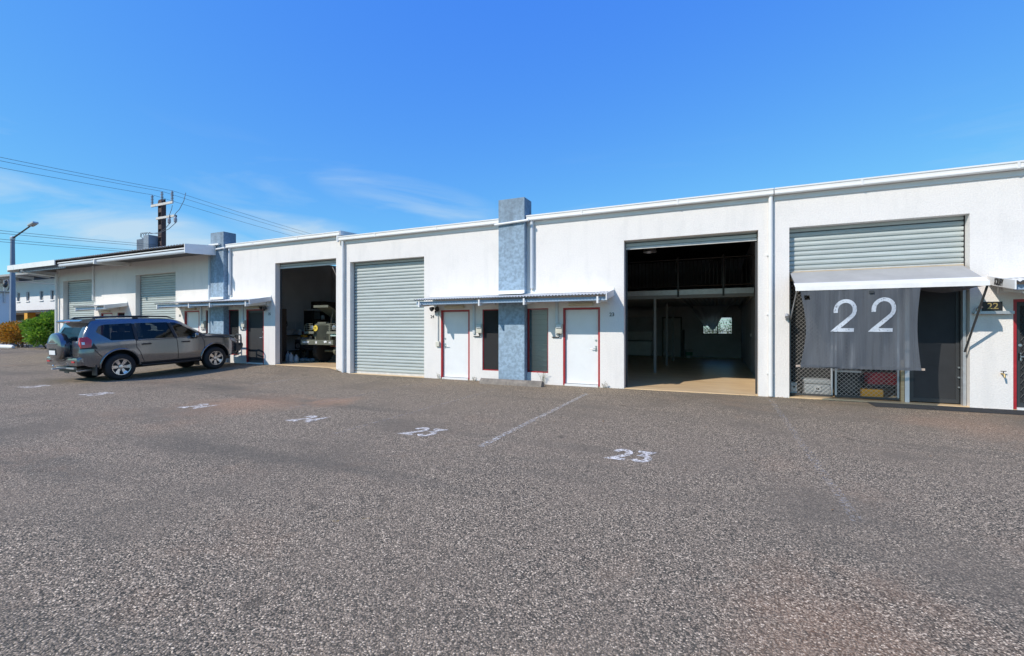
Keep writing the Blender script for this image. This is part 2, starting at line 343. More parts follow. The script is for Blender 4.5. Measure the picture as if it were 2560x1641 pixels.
def link_copy(src, parent, loc):
    o = src.copy(); C.objects.link(o); o.parent = parent; o.location = loc; return o
def copy_tree(o, parent=None):
    c = o.copy(); C.objects.link(c); c.parent = parent
    for ch in list(o.children): copy_tree(ch, c)
    return c
def structure(name, mb, m, smooth=None):
    o = part(name, mb, m, None, smooth); o['kind'] = 'structure'; return o

def text_mb(txt, size, m4, sx_=1.0, bold=0.0, depth=0.004):
    """lettering as thin solid glyphs, drawn in the local XY plane and moved by m4"""
    cu = bpy.data.curves.new('lettering', 'FONT'); cu.body = txt; cu.size = size; cu.extrude = depth/2; cu.offset = bold; cu.align_x = 'CENTER'; cu.align_y = 'CENTER'; cu.resolution_u = 3
    o = bpy.data.objects.new('lettering', cu); C.objects.link(o)
    bpy.context.view_layer.update()
    me = bpy.data.meshes.new_from_object(o.evaluated_get(bpy.context.evaluated_depsgraph_get()))
    mb = MB(); sc = Matrix.Diagonal((sx_, 1, 1, 1))
    mb.add([m4 @ (sc @ v.co) for v in me.vertices], [tuple(p.vertices) for p in me.polygons])
    bpy.data.objects.remove(o); bpy.data.meshes.remove(me); bpy.data.curves.remove(cu)
    return mb
WALL_TEXT = lambda x, y, z: Matrix.Translation((x, y, z)) @ Matrix.Rotation(R(90), 4, 'X')

def arc(cx, cy_, rx, ry, a0, a1, n=10):
    return [(cx+rx*math.cos(R(a0+(a1-a0)*i/n)), cy_+ry*math.sin(R(a0+(a1-a0)*i/n))) for i in range(n+1)]
STROKES = {                                       # numerals in a box 0..1 wide, 0..1.6 high, drawn as brush strokes
 '2': [arc(0.5, 1.1, 0.5, 0.5, 170, -35) + [(0.0, 0.0), (1.0, 0.0)]],
 '3': [[(0.0, 1.6), (0.95, 1.6), (0.45, 0.98)] + arc(0.45, 0.49, 0.52, 0.49, 88, -150)],
 '4': [[(0.75, 0.0), (0.75, 1.6), (0.0, 0.5), (1.05, 0.5)]],
 '5': [[(0.95, 1.6), (0.1, 1.6), (0.05, 0.9)] + arc(0.45, 0.5, 0.52, 0.5, 120, -150)],
 '6': [[(0.85, 1.55), (0.2, 0.9)] + arc(0.5, 0.48, 0.48, 0.48, 150, -210)],
 '7': [[(0.0, 1.6), (1.0, 1.6), (0.35, 0.0)]]}
def stroke_quads(pts, w):
    vs_, fs_ = [], []; n = len(pts)
    for i, p in enumerate(pts):
        a = Vector(pts[max(i-1,0)]); b_ = Vector(pts[min(i+1,n-1)]); q = Vector(p)
        d1 = (q-a).normalized() if i > 0 else (b_-q).normalized(); d2 = (b_-q).normalized() if i < n-1 else d1
        t = d1+d2
        t = t.normalized() if t.length > 1e-6 else d1
        nrm = Vector((-t.y, t.x)); k = 1/max(0.45, abs(nrm.dot(Vector((-d1.y, d1.x)))))
        vs_ += [q+nrm*w/2*k, q-nrm*w/2*k]
    for i in range(n-1): fs_.append((2*i, 2*i+1, 2*i+3, 2*i+2))
    return vs_, fs_
def number_mb(txt, fn, h, w=None, gap=0.35, brush=0.24):
    """painted numerals; fn maps (x,y) in metres, centred, to a point"""
    k = h/1.6; wx = (w or 0.62*h); adv = wx*(1+gap); tot = wx*len(txt)+wx*gap*(len(txt)-1); mb = MB()
    for i, ch in enumerate(txt):
        for st in STROKES[ch]:
            pts = [(p[0]*wx + i*adv - tot/2, p[1]*k - h/2) for p in st]
            vs_, fs_ = stroke_quads(pts, brush*k*1.6)
            mb.add([fn(v.x, v.y) for v in vs_], fs_)
    return mb

def wall_grid(x0, x1, z0, z1, y0, y1, holes):
    """wall in the XZ plane between y0 and y1 with rectangular holes (xa,xb,za,zb): clean outer faces and reveals"""
    xs = sorted({x0, x1, *[v for h in holes for v in h[:2] if x0 <= v <= x1]}); zs = sorted({z0, z1, *[v for h in holes for v in h[2:] if z0 <= v <= z1]})
    mb = MB(); nx, nz_ = len(xs)-1, len(zs)-1
    def solid(i, j):
        if i < 0 or j < 0 or i >= nx or j >= nz_: return False
        cx, cz = (xs[i]+xs[i+1])/2, (zs[j]+zs[j+1])/2
        return not any(h[0] < cx < h[1] and h[2] < cz < h[3] for h in holes)
    for i in range(nx):
        for j in range(nz_):
            if not solid(i, j): continue
            a, b_, c, d = xs[i], xs[i+1], zs[j], zs[j+1]
            mb.add([(a,y0,c),(b_,y0,c),(b_,y0,d),(a,y0,d)], [(0,1,2,3)]); mb.add([(a,y1,c),(b_,y1,c),(b_,y1,d),(a,y1,d)], [(3,2,1,0)])
            if not solid(i-1, j): mb.add([(a,y0,c),(a,y1,c),(a,y1,d),(a,y0,d)], [(3,2,1,0)])
            if not solid(i+1, j): mb.add([(b_,y0,c),(b_,y1,c),(b_,y1,d),(b_,y0,d)], [(0,1,2,3)])
            if not solid(i, j-1): mb.add([(a,y0,c),(b_,y0,c),(b_,y1,c),(a,y1,c)], [(3,2,1,0)])
            if not solid(i, j+1): mb.add([(a,y0,d),(b_,y0,d),(b_,y1,d),(a,y1,d)], [(0,1,2,3)])
    return mb

def sstep(t):
    t = max(0.0, min(1.0, t)); return t*t*(3-2*t)
def ground_h(x, y):
    h = -0.02 + 0.0035*max(0.0, min(30.0, -x-9))
    h += 0.155*sstep((-11.5-x)/1.1)*sstep((y+3.6)/3.4)
    return h
# ------------------------------------------------------------------ ground
def axis_pts(lo, a, b, hi, step):
    out = []; v = a
    while v < b: out.append(v); v += step
    out.append(b); g = step
    v = a
    while v > lo: g *= 1.45; v -= g; out.insert(0, max(v, lo))
    g = step; v = b
    while v < hi: g *= 1.45; v += g; out.append(min(v, hi))
    return out
gx = axis_pts(-900, -34, 9, 900, 0.5); gy = axis_pts(-400, -13, 1, 900, 0.4)
gm = MB(); ny = len(gy)
gm.add([(x, y, ground_h(x, y)) for x in gx for y in gy], [(i*ny+j, (i+1)*ny+j, (i+1)*ny+j+1, i*ny+j+1) for i in range(len(gx)-1) for j in range(ny-1)])
structure('asphalt_ground', gm, 'asphalt', smooth=60)

# painted bay lines and numbers, each its own marking
def bay_line(x, y0, y1, m, label, w=0.085):
    mb = MB(); n = max(2, int((y1-y0)/0.4)); ys = [y0+(y1-y0)*i/n for i in range(n+1)]; vs_ = []
    for y in ys: vs_ += [(x-w/2, y, ground_h(x, y)+0.005), (x+w/2, y, ground_h(x, y)+0.005)]
    mb.add(vs_, [(2*i, 2*i+1, 2*i+3, 2*i+2) for i in range(n)])
    return solo('bay_line', mb, m, label, 'road marking', 'painted lines between the parking bays')
bay_line(-2.88, -6.6, -1.3, 'paint_line', 'faint white bay line between the two bays numbered 23', 0.10)
bay_line(1.02, -7.4, -0.4, 'paint_faint', 'broken white bay line on the right side of the bays numbered 23', 0.09)
bay_line(-5.2, -6.9, -1.4, 'paint_faint', 'faint white bay line between the bays numbered 23 and 24', 0.08)
bay_line(-7.65, -5.6, -0.7, 'paint_faint', 'white bay line running up to the closed roller door of unit 24', 0.08)
bay_line(-11.72, -3.4, -0.75, 'paint_line', 'short white bay line ending at the downpipe between two roller doors', 0.08)
for (x, y, txt, label) in ((-0.98, -6.2, '23', 'white stencilled number 23 nearest the camera on the asphalt'),
                           (-4.06, -6.2, '23', 'white stencilled number 23 in the narrower bay before the blue pillar'),
                           (-6.42, -6.22, '24', 'worn white number 24 on the asphalt beside the red dirt stain'),
                           (-9.46, -6.22, '24', 'worn white number 24 on the asphalt farther left in the row of numbers'),
                           (-13.3, -6.2, '25', 'worn white number painted on the asphalt behind the parked car, right one'),
                           (-16.4, -6.2, '25', 'worn white number on the asphalt left of and behind the parked car'),
                           (-19.6, -6.2, '26', 'worn white number on the asphalt at the left edge of the photo')):
    mb = number_mb(txt, lambda a, b, x=x, y=y: (x+a, y+b, ground_h(x+a, y+b)+0.006), 0.43, 0.165, gap=0.55, brush=0.20)
    solo('bay_number', mb, 'paint_num', label, 'road marking', 'stencilled bay numbers')
for (x, y, a, l) in ((-2.9, -9.15, R(20), 0.20), (-2.62, -8.98, R(24), 0.22)):
    mb = MB(); c_, s_ = math.cos(a), math.sin(a)
    mb.add([(x+c_*u-s_*v, y+s_*u+c_*v, ground_h(x, y)+0.005) for u, v in ((-l/2,-.012),(l/2,-.012),(l/2,.012),(-l/2,.012))], [(0,1,2,3)])
    solo('paint_mark', mb, 'paint_yellow', 'short worn yellow paint stroke on the asphalt, ' + ('left of two' if l < 0.21 else 'right of two'), 'road marking', 'yellow paint strokes')

# ------------------------------------------------------------------ the row of warehouse units
T = 0.2                                             # front wall thickness
DEPTH = 14.2
SLAT = 0.107
def slat_mesh(w):
    prof = [(0.026, 0.0), (0.026, 0.012), (0.004, 0.022), (-0.004, 0.055), (0.003, SLAT-0.014), (0.026, SLAT-0.002)]
    mb = MB(); n = len(prof)
    mb.add([(-w/2, p[0], p[1]) for p in prof]+[(w/2, p[0], p[1]) for p in prof], [(i, n+i, n+i+1, i+1) for i in range(n-1)])
    me = mb.mesh('slat'); me.materials.append(M['roller']); return me
SLAT_ME = slat_mesh(3.02)
def roller_door(parent, xa, xb, zbot, ztop, zfloor, y=0.2):
    rd = part('roller_door', MB().box(xa+0.02, xb-0.02, y+0.022, y+0.06, ztop-0.12, ztop-0.002), 'dark', parent)
    part('guide_rail', MB().box(xa+0.002, xa+0.045, y+0.0225, y+0.06, zfloor, ztop-0.125), 'dark', rd); part('guide_rail', MB().box(xb-0.045, xb-0.002, y+0.0225, y+0.06, zfloor, ztop-0.125), 'dark', rd)
    n = int(math.ceil((ztop-zbot-0.06)/SLAT))
    for i in range(n):
        o = bpy.data.objects.new('slat', SLAT_ME); C.objects.link(o); o.parent = rd
        o.location = Vector(((xa+xb)/2, y, zbot+0.06+i*SLAT)) - WLOC[rd.name]
    rl = MB().box(xa+0.02, xb-0.02, y-0.006, y+0.03, zbot, zbot+0.06)
    part('bottom_rail', rl, 'roller_rail', rd)
    return rd

def lever_handle(x, y, z, d):
    return MB().box(x-0.022, x+0.022, y-0.008, y, z-0.075, z+0.075).tube([(x, y-0.008, z), (x, y-0.05, z), (x+d*0.03, y-0.055, z), (x+d*0.13, y-0.055, z)], 0.0095, 8)

def entry_door(parent, xa, xb, z0, hinge_right, kind):
    ya, yb = 0.035, 0.11                            # leaf sits back in the reveal
    zt = z0+2.10; f = 0.05
    if kind == 'plain':
        leaf = MB().box(xa+f+0.004, xb-f-0.004, yb-0.042, yb, z0+0.045, zt-f-0.004)
        d = part('entry_door', leaf, 'door', parent)
    else:
        leaf = MB().box(xa+f+0.004, xa+f+0.07, yb-0.05, yb-0.01, z0+0.03, zt-f-0.004).box(xb-f-0.07, xb-f-0.004, yb-0.05, yb-0.01, z0+0.03, zt-f-0.004)
        leaf.box(xa+f+0.07, xb-f-0.07, yb-0.05, yb-0.01, zt-f-0.08, zt-f-0.004).box(xa+f+0.07, xb-f-0.07, yb-0.05, yb-0.01, z0+0.03, z0+0.12)
        d = part('entry_door', leaf, 'dark', parent, label='dark mesh security door')
        part('screen', MB().box(xa+f+0.07, xb-f-0.07, yb-0.035, yb-0.025, z0+0.12, zt-f-0.08), 'screen', d)
    fr = MB().box(xa, xa+f, 0.004, 0.16, z0, zt).box(xb-f, xb, 0.004, 0.16, z0, zt).box(xa+f, xb-f, 0.004, 0.16, zt-f, zt)
    part('frame', fr, 'red', d)
    part('threshold', MB().box(xa+f, xb-f, -0.02, 0.18, z0-0.10, z0+0.03), 'white', d)
    hx = xa+f+0.07 if hinge_right else xb-f-0.07
    part('handle', lever_handle(hx, yb-0.042, z0+1.0, 1 if hinge_right else -1), 'steel', d, smooth=40)
    part('lock', MB().lathe([(0.026, yb-0.055), (0.026, yb-0.04)], 'y', 14, (hx, 0, z0+1.22)), 'steel', d)
    part('backing', MB().box(xa+0.002, xb-0.002, 0.16, 0.19, z0, zt-0.002), 'black', d)
    return d

def louvre_window(parent, xa, xb, za, zb, dark=False):
    f = 0.028
    fr = MB().box(xa+0.002, xa+f, 0.03, 0.12, za, zb).box(xb-f, xb-0.002, 0.03, 0.12, za, zb).box(xa+f, xb-f, 0.03, 0.12, zb-f, zb-0.002).box(xa+f, xb-f, 0.015, 0.12, za+0.002, za+f)
    w = part('window', fr, 'red', parent)
    n = 12; h = (zb-za-2*f)/n
    for i in range(n):
        z = za+f+i*h; bl = MB()
        bl.add([(xa+f+0.01, 0.085, z), (xb-f-0.01, 0.085, z), (xb-f-0.01, 0.070, z+h*1.04), (xa+f+0.01, 0.070, z+h*1.04),
                (xa+f+0.01, 0.091, z), (xb-f-0.01, 0.091, z), (xb-f-0.01, 0.076, z+h*1.04), (xa+f+0.01, 0.076, z+h*1.04)],
               [(0,1,2,3),(7,6,5,4),(0,4,5,1),(1,5,6,2),(2,6,7,3),(3,7,4,0)])
        part('louvre_blade', bl, 'teal_glass', w)
    if dark:
        part('fly_screen', MB().box(xa+f+0.002, xb-f-0.002, 0.045, 0.052, za+f, zb-f), M['fly'], w)
    return w
M['fly'] = alpha_mat('see_through_fly_screen', (0.035, 0.035, 0.037), 0.80, 0.9)

def unit(c, s, x0, x1, z0, label, num, roller, door='plain', roof=True, opening_z=3.81, rear_hole=None, inner='inner', window='louvre', walls=(True, True)):
    """one unit; c = line of the pillar it shares, s = side of the pillar it lies on"""
    u = thing('warehouse_unit', label, 'building', ((x0+x1)/2, 0, z0))
    X = lambda a, b: tuple(sorted((c+s*a, c+s*b)))
    rx = X(3.11, 6.17); dx = X(1.465, 2.485); wx = X(0.405, 1.035)
    wz = (z0+0.30, z0+2.10)
    part('wall', wall_grid(x0, x1, z0-0.5, z0+4.6, 0, T, [(*rx, z0-0.6, z0+opening_z), (*dx, z0-0.6, z0+2.10), (*wx, *wz)]), 'wall', u)
    part('floor', MB().box(x0+0.01, x1-0.01, 0.012, DEPTH, z0-0.4, z0), 'slab', u)
    if walls[0]: part('party_wall', MB().box(x0-0.0, x0+0.1, T+0.002, DEPTH, z0, z0+4.6), inner, u)
    if walls[1]: part('party_wall', MB().box(x1-0.1, x1+0.0, T+0.002, DEPTH, z0, z0+4.6), inner, u)
    part('rear_wall', wall_grid(x0, x1, z0-0.5, z0+5.3, DEPTH, DEPTH+T, [rear_hole] if rear_hole else []), inner, u)
    if roof:
        rf = MB().prism([(-0.03, z0+4.62), (DEPTH+0.5, z0+5.15), (DEPTH+0.5, z0+5.22), (-0.03, z0+4.70)], 'x', x0, x1)
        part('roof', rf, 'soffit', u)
    if roller is not None: roller_door(u, *rx, z0+roller, z0+opening_z, z0)
    entry_door(u, *dx, z0, s < 0, door)
    if window: louvre_window(u, *wx, *wz, dark=(window == 'dark'))
    # number on the wall beside the door
    if num:
        nx_ = c+s*2.80
        part('unit_number', text_mb(num, 0.135, WALL_TEXT(nx_, -0.004, z0+1.90), bold=0.0015, depth=0.006), 'black', u)
    return u

U23 = unit(-5.355, 1, -5.365, 1.12, 0.0, 'white unit 23 with its large roller door rolled up', '23', 3.60, rear_hole=(-0.81, 0.62, 1.22, 2.13))
U24 = unit(-5.355, -1, -11.85, -5.367, 0.0, 'white unit 24 with its roller door fully closed', '24', 0.0, window='dark', walls=(False, False))
U22 = unit(7.6, -1, 1.122, 7.6, 0.0, 'white unit 22 with a lean-to shade and mesh doors, rightmost', None, 2.80, door='screen', walls=(True, True))
U25 = unit(-18.335, 1, -18.335, -11.852, 0.18, 'white unit with open roller door showing an old army truck inside', '25', 3.62, door='screen', window='dark', inner='inner_grey')
U26 = unit(-18.335, -1, -24.85, -18.337, 0.18, 'white unit under the deep overhanging roof, nearer of the two behind the car', '26', 0.0, window='dark', walls=(False, False), roof=False)
U27 = unit(-25.0, -1, -31.7, -24.852, 0.18, 'white end unit at the far left of the row under the overhanging roof', '27', 0.0, window='dark', walls=(True, False), roof=False)

# gutters, cappings and downpipes belong to their units
def gutter(u, xa, xb, z0):
    prof = [(0.0, 4.56), (-0.13, 4.55), (-0.145, 4.57), (-0.145, 4.60), (-0.135, 4.61), (-0.135, 4.655), (-0.15, 4.67), (-0.15, 4.70), (-0.02, 4.70)]
    g = part('gutter', MB().prism([(p[0]-0.004, p[1]+z0) for p in prof], 'x', xa, xb), 'gutter', u)
    part('wall_capping', MB().box(xa, xb, -0.022, -0.002, z0+4.445, z0+4.553), 'gutter', u)
    x = xa+1.6
    while x < xb-0.3:
        part('gutter_joint', MB().box(x-0.02, x+0.02, -0.153, -0.149, z0+4.555, z0+4.69), 'gutter', g); x += 2.4
def downpipe(u, x, za, zb, r=0.045, m='white', y=-0.06, elbow=None):
    pts = [(x, y, za), (x, y, zb)]
    d = part('downpipe', MB().tube(pts, r, 12), m, u, smooth=40)
    z = za+0.5
    while z < zb:
        part('bracket', MB().box(x-r-0.03, x+r+0.03, y+r*0.6, -0.003, z, z+0.03), m, d); z += 1.35
gutter(U22, 1.13, 7.6, 0); gutter(U23, -4.93, 1.11, 0); gutter(U24, -11.92, -5.78, 0); gutter(U25, -17.9, -11.88, 0.18)
part('roof_barge', MB().prism([(-0.14, 4.75), (-0.14, 4.90), (DEPTH+0.5, 5.50), (DEPTH+0.5, 5.30)], 'x', -11.850, -11.832), 'gutter', U25)
part('window_partition', MB().box(-5.2, -4.0, 0.36, 0.40, 0.0, 2.6), 'door', U23)
downpipe(U24, -11.78, 0.0, 4.56, 0.048, y=-0.07); downpipe(U23, 1.06, 0.0, 4.56, 0.045)
downpipe(U23, -4.78, 2.66, 4.56, 0.05, 'pipe'); downpipe(U25, -17.76, 2.86, 4.74, 0.05, 'pipe')
downpipe(U26, -18.98, 0.1, 4.5, 0.06, 'pipe', y=-0.08); downpipe(U26, -18.80, 0.1, 3.9, 0.03, 'white', y=-0.04)
downpipe(U27, -28.08, 2.9, 4.6, 0.04, 'white'); downpipe(U27, -31.62, 0.0, 4.35, 0.06, 'white', y=-0.10)
part('rainwater_outlet', MB().tube([(-11.98, -0.10, 4.73), (-11.98, -0.10, 4.52)], 0.05, 12), 'white', U25, smooth=40)
# conduits from the awning down to the meter boxes
for (u, x, z0) in ((U24, -6.66, 0.0), (U23, -4.06, 0.0), (U25, -17.04, 0.18), (U26, -19.64, 0.18)):
    part('conduit', MB().box(x-0.035, x+0.035, -0.045, -0.003, z0+1.38, z0+2.50), 'pipe', u)

# blue pillars between the unit pairs
for (x, z0, lb) in ((-5.355, 0.0, 'tall pale blue rendered pillar between units 23 and 24'), (-18.335, 0.18, 'blue rendered pillar rising behind the roof corner by the parked car')):
    p = thing('blue_pillar', lb, 'pillar', (x, -0.1, z0), 'blue pillars of the warehouse row')
    part('shaft', MB().cbox(x-0.405, x+0.405, -0.2, 0.32, z0-0.4, z0+5.21, 0.012), 'blue', p)
    part('overflow_pipe', MB().tube([(x-0.50, -0.245, z0+4.50), (x+0.55, -0.245, z0+4.54)], 0.033, 10), 'white', p, smooth=40)

# ------------------------------------------------------------------ small awnings over the doors
def corrugated(mb, xa, xb, ya, za, yb, zb, pitch=0.086, amp=0.014, th=0.003):
    n = int((xb-xa)/pitch*6); vs_ = []
    for i in range(n+1):
        x = xa+(xb-xa)*i/n; o = amp*math.sin(2*math.pi*(x-xa)/pitch)
        vs_ += [(x, ya, za+o+th), (x, yb, zb+o+th), (x, ya, za+o-th), (x, yb, zb+o-th)]
    fs_ = []
    for i in range(n):
        a = 4*i; b_ = a+4; fs_ += [(a, b_, b_+1, a+1), (a+2, a+3, b_+3, b_+2), (a, a+2, b_+2, b_)]
    return mb.add(vs_, fs_)
def awning(xa, xb, z0, arms, label, ends=(True, True), pillar=None):
    a = thing('door_awning', label, 'awning', ((xa+xb)/2, 0, z0+2.4), 'corrugated awnings over the doors')
    part('roof_sheet', corrugated(MB(), xa, xb, -0.88, z0+2.375, -0.01, z0+2.50), 'corr_white', a)
    part('fascia_board', MB().box(xa+0.03, xb-0.03, -0.795, -0.76, z0+2.235, z0+2.325), 'fascia', a)
    part('edge_shadow_strip', corrugated(MB(), xa, xb, -0.886, z0+2.370, -0.8805, z0+2.371, th=0.013), 'dark', a)  # added dark strip that draws the shadow line at the wavy sheet front
    segs = [(xa, xb)] if pillar is None else [(xa, pillar-0.41), (pillar-0.41, pillar+0.41), (pillar+0.41, xb)]
    for (p, q) in segs:
        y0 = -0.205 if (pillar is not None and p == pillar-0.41) else -0.004
        part('wall_flashing', MB().prism([(y0-0.16, z0+2.497), (y0-0.16, z0+2.503), (y0-0.014, z0+2.530), (y0-0.014, z0+2.615), (y0, z0+2.615), (y0, z0+2.52)], 'x', p, q), 'white', a)
    for e, x in ((ends[0], xa), (ends[1], xb)):
        if e:
            part('end_board', MB().prism([(-0.90, z0+2.235), (-0.90, z0+2.40), (-0.012, z0+2.56), (-0.012, z0+2.40), (-0.25, z0+2.35)], 'x', x-0.012, x+0.012), 'white', a)
    for x in arms:
        ar = part('support_arm', MB().prism([(-0.895, z0+2.16), (-0.895, z0+2.33), (-0.865, z0+2.33), (-0.865, z0+2.235), (-0.06, z0+2.38), (-0.06, z0+2.27), (-0.18, z0+2.24), (-0.86, z0+2.16)], 'x', x-0.022, x+0.022), 'white', a)
        y0 = -0.202 if (pillar is not None and abs(x-pillar) < 0.40) else 0.0
        part('wall_plate', MB().box(x-0.07, x+0.07, min(-0.07, y0-0.012), min(y0-0.002, -0.002), z0+2.22, z0+2.36), 'white', ar)
    return a
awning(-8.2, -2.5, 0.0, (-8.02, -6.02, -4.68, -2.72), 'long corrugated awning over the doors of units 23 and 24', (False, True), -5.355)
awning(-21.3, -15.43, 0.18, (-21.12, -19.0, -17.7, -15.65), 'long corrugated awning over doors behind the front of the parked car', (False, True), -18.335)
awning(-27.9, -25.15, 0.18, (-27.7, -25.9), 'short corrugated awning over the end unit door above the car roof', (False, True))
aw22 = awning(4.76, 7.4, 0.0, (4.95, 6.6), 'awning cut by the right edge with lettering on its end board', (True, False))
part('lettering', text_mb('SCRUFFY', 0.17, Matrix.Translation((4.742, -0.40, 2.405)) @ Matrix.Rotation(R(-90), 4, 'Z') @ Matrix.Rotation(R(90), 4, 'X') @ Matrix.Rotation(R(-10.5), 4, 'Z'), sx_=0.42, bold=0.006), 'black', aw22)

# ------------------------------------------------------------------ overhanging roof of the two left units
ov = thing('overhanging_roof', 'deep overhanging metal roof over the two left units behind the car', 'roof', (-26, 0, 4.5))
RB = lambda y: 4.70 + (y+1.26)*0.10
part('roof_sheet', corrugated(MB(), -33.2, -18.42, -1.36, RB(-1.36)+0.05, DEPTH, RB(-1.36)+0.05+0.004*(DEPTH+1.36), pitch=0.19, amp=0.016), 'corr', ov)
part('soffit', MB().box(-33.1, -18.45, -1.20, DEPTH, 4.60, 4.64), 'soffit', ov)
part('gutter', MB().prism([(-1.10, 4.45), (-1.27, 4.43), (-1.29, 4.47), (-1.28, 4.545), (-1.10, 4.545)], 'x', -28.3, -18.42), 'pipe', ov)
part('gutter_bead', MB().box(-28.3, -18.42, -1.315, -1.285, 4.575, 4.615), 'white', ov)
part('white_fascia', MB().box(-33.2, -28.3, -1.41, -1.37, 4.50, 4.74), 'gutter', ov)
part('inner_fascia', MB().box(-33.0, -28.3, -1.05, -1.0, 4.40, 4.598), 'fascia', ov)
part('end_board', MB().prism([(-1.38, 4.40), (-1.38, 4.74), (-0.21, 4.86), (-0.21, 4.47), (-1.2, 4.40)], 'x', -18.42, -18.38), 'gutter', ov)
part('end_cap', MB().box(-18.70, -18.10, -0.30, -0.215, 4.86, 4.92), 'gutter', ov)
part('left_end_board', MB().prism([(-1.40, 4.42), (-1.40, 4.73), (DEPTH, 4.80), (DEPTH, 4.5)], 'x', -33.24, -33.205), 'gutter', ov)
for x in (-24.95,):
    part('bracket', MB().prism([(-1.36, 4.36), (-1.36, 4.55), (-1.30, 4.55), (-0.01, 4.59), (-0.01, 4.42), (-1.30, 4.36)], 'x', x-0.04, x+0.04), 'gutter', ov)
part('sloping_downpipe', MB().tube([(-31.9, -1.30, 4.56), (-31.9, -1.30, 4.42), (-31.88, -1.22, 4.36), (-31.66, -0.12, 4.26), (-31.62, -0.10, 4.20)], 0.05, 12), 'white', ov, smooth=40)
part('corner_bracket', MB().box(-31.72, -31.5, -0.06, -0.002, 4.22, 4.60), 'gutter', ov)

# ------------------------------------------------------------------ fittings on the walls
def batten_light(x, z, label):
    t = thing('wall_light', label, 'lamp', (x, 0, z), 'batten lights over the doors')
    part('base', MB().box(x-0.34, x+0.34, -0.035, -0.003, z-0.03, z+0.05), 'cream', t)
    part('diffuser', MB().prism([(-0.036, z-0.045), (-0.085, z-0.035), (-0.095, z+0.0), (-0.085, z+0.04), (-0.036, z+0.055)], 'x', x-0.33, x+0.33), 'beige', t)
batten_light(-7.32, 2.19, 'beige batten light above the white door left of the pillar, beside a black flood light'); batten_light(-3.38, 2.19, 'beige batten light above the white door next to the open unit 23')
batten_light(-16.4, 2.36, 'beige batten light above the dark screen door by the army truck'); batten_light(-20.3, 2.36, 'beige batten light above the white door with a paper notice')
batten_light(-26.95, 2.36, 'beige batten light above the farthest red-framed door')
def meter_box(x, z, label):
    t = thing('meter_box', label, 'meter box', (x, 0, z), 'cream switch boxes beside the doors')
    part('case', MB().cbox(x-0.095, x+0.095, -0.115, -0.003, z, z+0.27, 0.02), 'cream', t, smooth=40)
    part('cover', MB().cbox(x-0.075, x+0.075, -0.135, -0.113, z+0.14, z+0.25, 0.008), 'galv', t)
    part('cable_gland', MB().tube([(x, -0.06, z), (x, -0.06, z-0.07), (x-0.02, -0.03, z-0.10), (x-0.22, -0.03, z-0.10)], 0.014, 8), 'dark', t)
meter_box(-6.45, 1.40, 'cream switch box between the door and window of unit 24'); meter_box(-3.98+0.0, 1.40, 'cream switch box between the window and door of unit 23')
meter_box(-16.92, 1.58, 'cream switch box on the wall above the bonnet of the car'); meter_box(-19.40, 1.58, 'cream switch box just behind the windscreen of the car')
def flood_pair(x, z, label, m='black', y=0.0):
    t = thing('flood_light', label, 'lamp', (x, y, z), 'twin flood lights')
    part('mount', MB().lathe([(0.05, y-0.06), (0.05, y-0.003)], 'y', 14, (x, 0, z)), m, t)
    for d in (-1, 1):
        h = MB().lathe([(0.02, -0.07), (0.055, -0.02), (0.075, 0.06), (0.07, 0.065)], 'z', 16)
        h.rot(Matrix.Translation((x+d*0.09, y-0.12, z+0.01)) @ Matrix.Rotation(R(118), 4, 'X') @ Matrix.Rotation(R(d*18), 4, 'Y'))
        part('lamp_head', h, m, t, smooth=40)
    part('sensor', MB().ball((x, y-0.09, z-0.09), 0.032), m, t, smooth=60)
flood_pair(-7.98, 2.14, 'black twin flood light left of the white door of unit 24'); flood_pair(-15.72, 2.31, 'black twin flood light under the awning beside the open truck unit')
flood_pair(5.55, 2.14, 'white twin flood light under the awning at the right edge', 'cream')
cd = thing('cable_conduit', 'thin conduit and switch box left of the red frame of unit 24', 'conduit', (-7.93, 0, 1.0))
part('tube', MB().box(-7.945, -7.915, -0.025, -0.003, 1.12, 2.12), 'galv', cd); part('switch_box', MB().cbox(-8.0, -7.87, -0.06, -0.003, 0.98, 1.13, 0.01), 'cream', cd)
nt_ = part('paper_notice', MB().box(-20.32, -20.12, 0.064, 0.067, 1.18, 1.50), 'white', U26, label='white paper notice taped to the door')

# wheel stop, weeds and litter along the wall
ws = MB().prism([(-0.62, -0.03), (-0.60, 0.06), (-0.55, 0.115), (-0.49, 0.13), (-0.43, 0.115), (-0.38, 0.06), (-0.36, -0.03)], 'x', -6.15, -4.30)
solo('wheel_stop', ws, 'concrete', 'rounded old concrete wheel stop lying at the foot of the blue pillar', 'wheel stop', smooth=35)
M['weed'] = mat('dry_weed', (0.20, 0.17, 0.07), 0.8, col2=(0.09, 0.12, 0.03), nscale=14)
M['litter'] = mat('brown_leaf_litter', (0.30, 0.17, 0.07), 0.9, col2=(0.12, 0.07, 0.035), nscale=18)
def weed(x, y, h, n, label):
    mb = MB(); z = ground_h(x, y)-0.01
    for i in range(n):
        a = rnd.uniform(0, 6.28); l = h*rnd.uniform(0.5, 1.1); lean = rnd.uniform(0.15, 0.55)
        p0 = Vector((x+rnd.uniform(-.05,.05), y+rnd.uniform(-.03,.03), z)); p2 = p0+Vector((math.cos(a)*l*lean, -abs(math.sin(a))*l*lean*0.6, l)); p1 = (p0+p2)/2+Vector((0,0,l*0.12))
        mb.tube([p0, p1, p2], [0.003, 0.0025, 0.001], 4)
        for k in range(3):
            q = p1.lerp(p2, rnd.random()); d = Vector((rnd.uniform(-1,1), rnd.uniform(-1,0.2), rnd.uniform(0,1))).normalized()*0.04; e = d.cross(Vector((0,0,1)))*0.3
            mb.add([q, q+d*0.5+e, q+d, q+d*0.5-e], [(0,1,2,3)])
    solo('weed', mb, 'weed', label, 'weed', 'weeds at the foot of the walls')
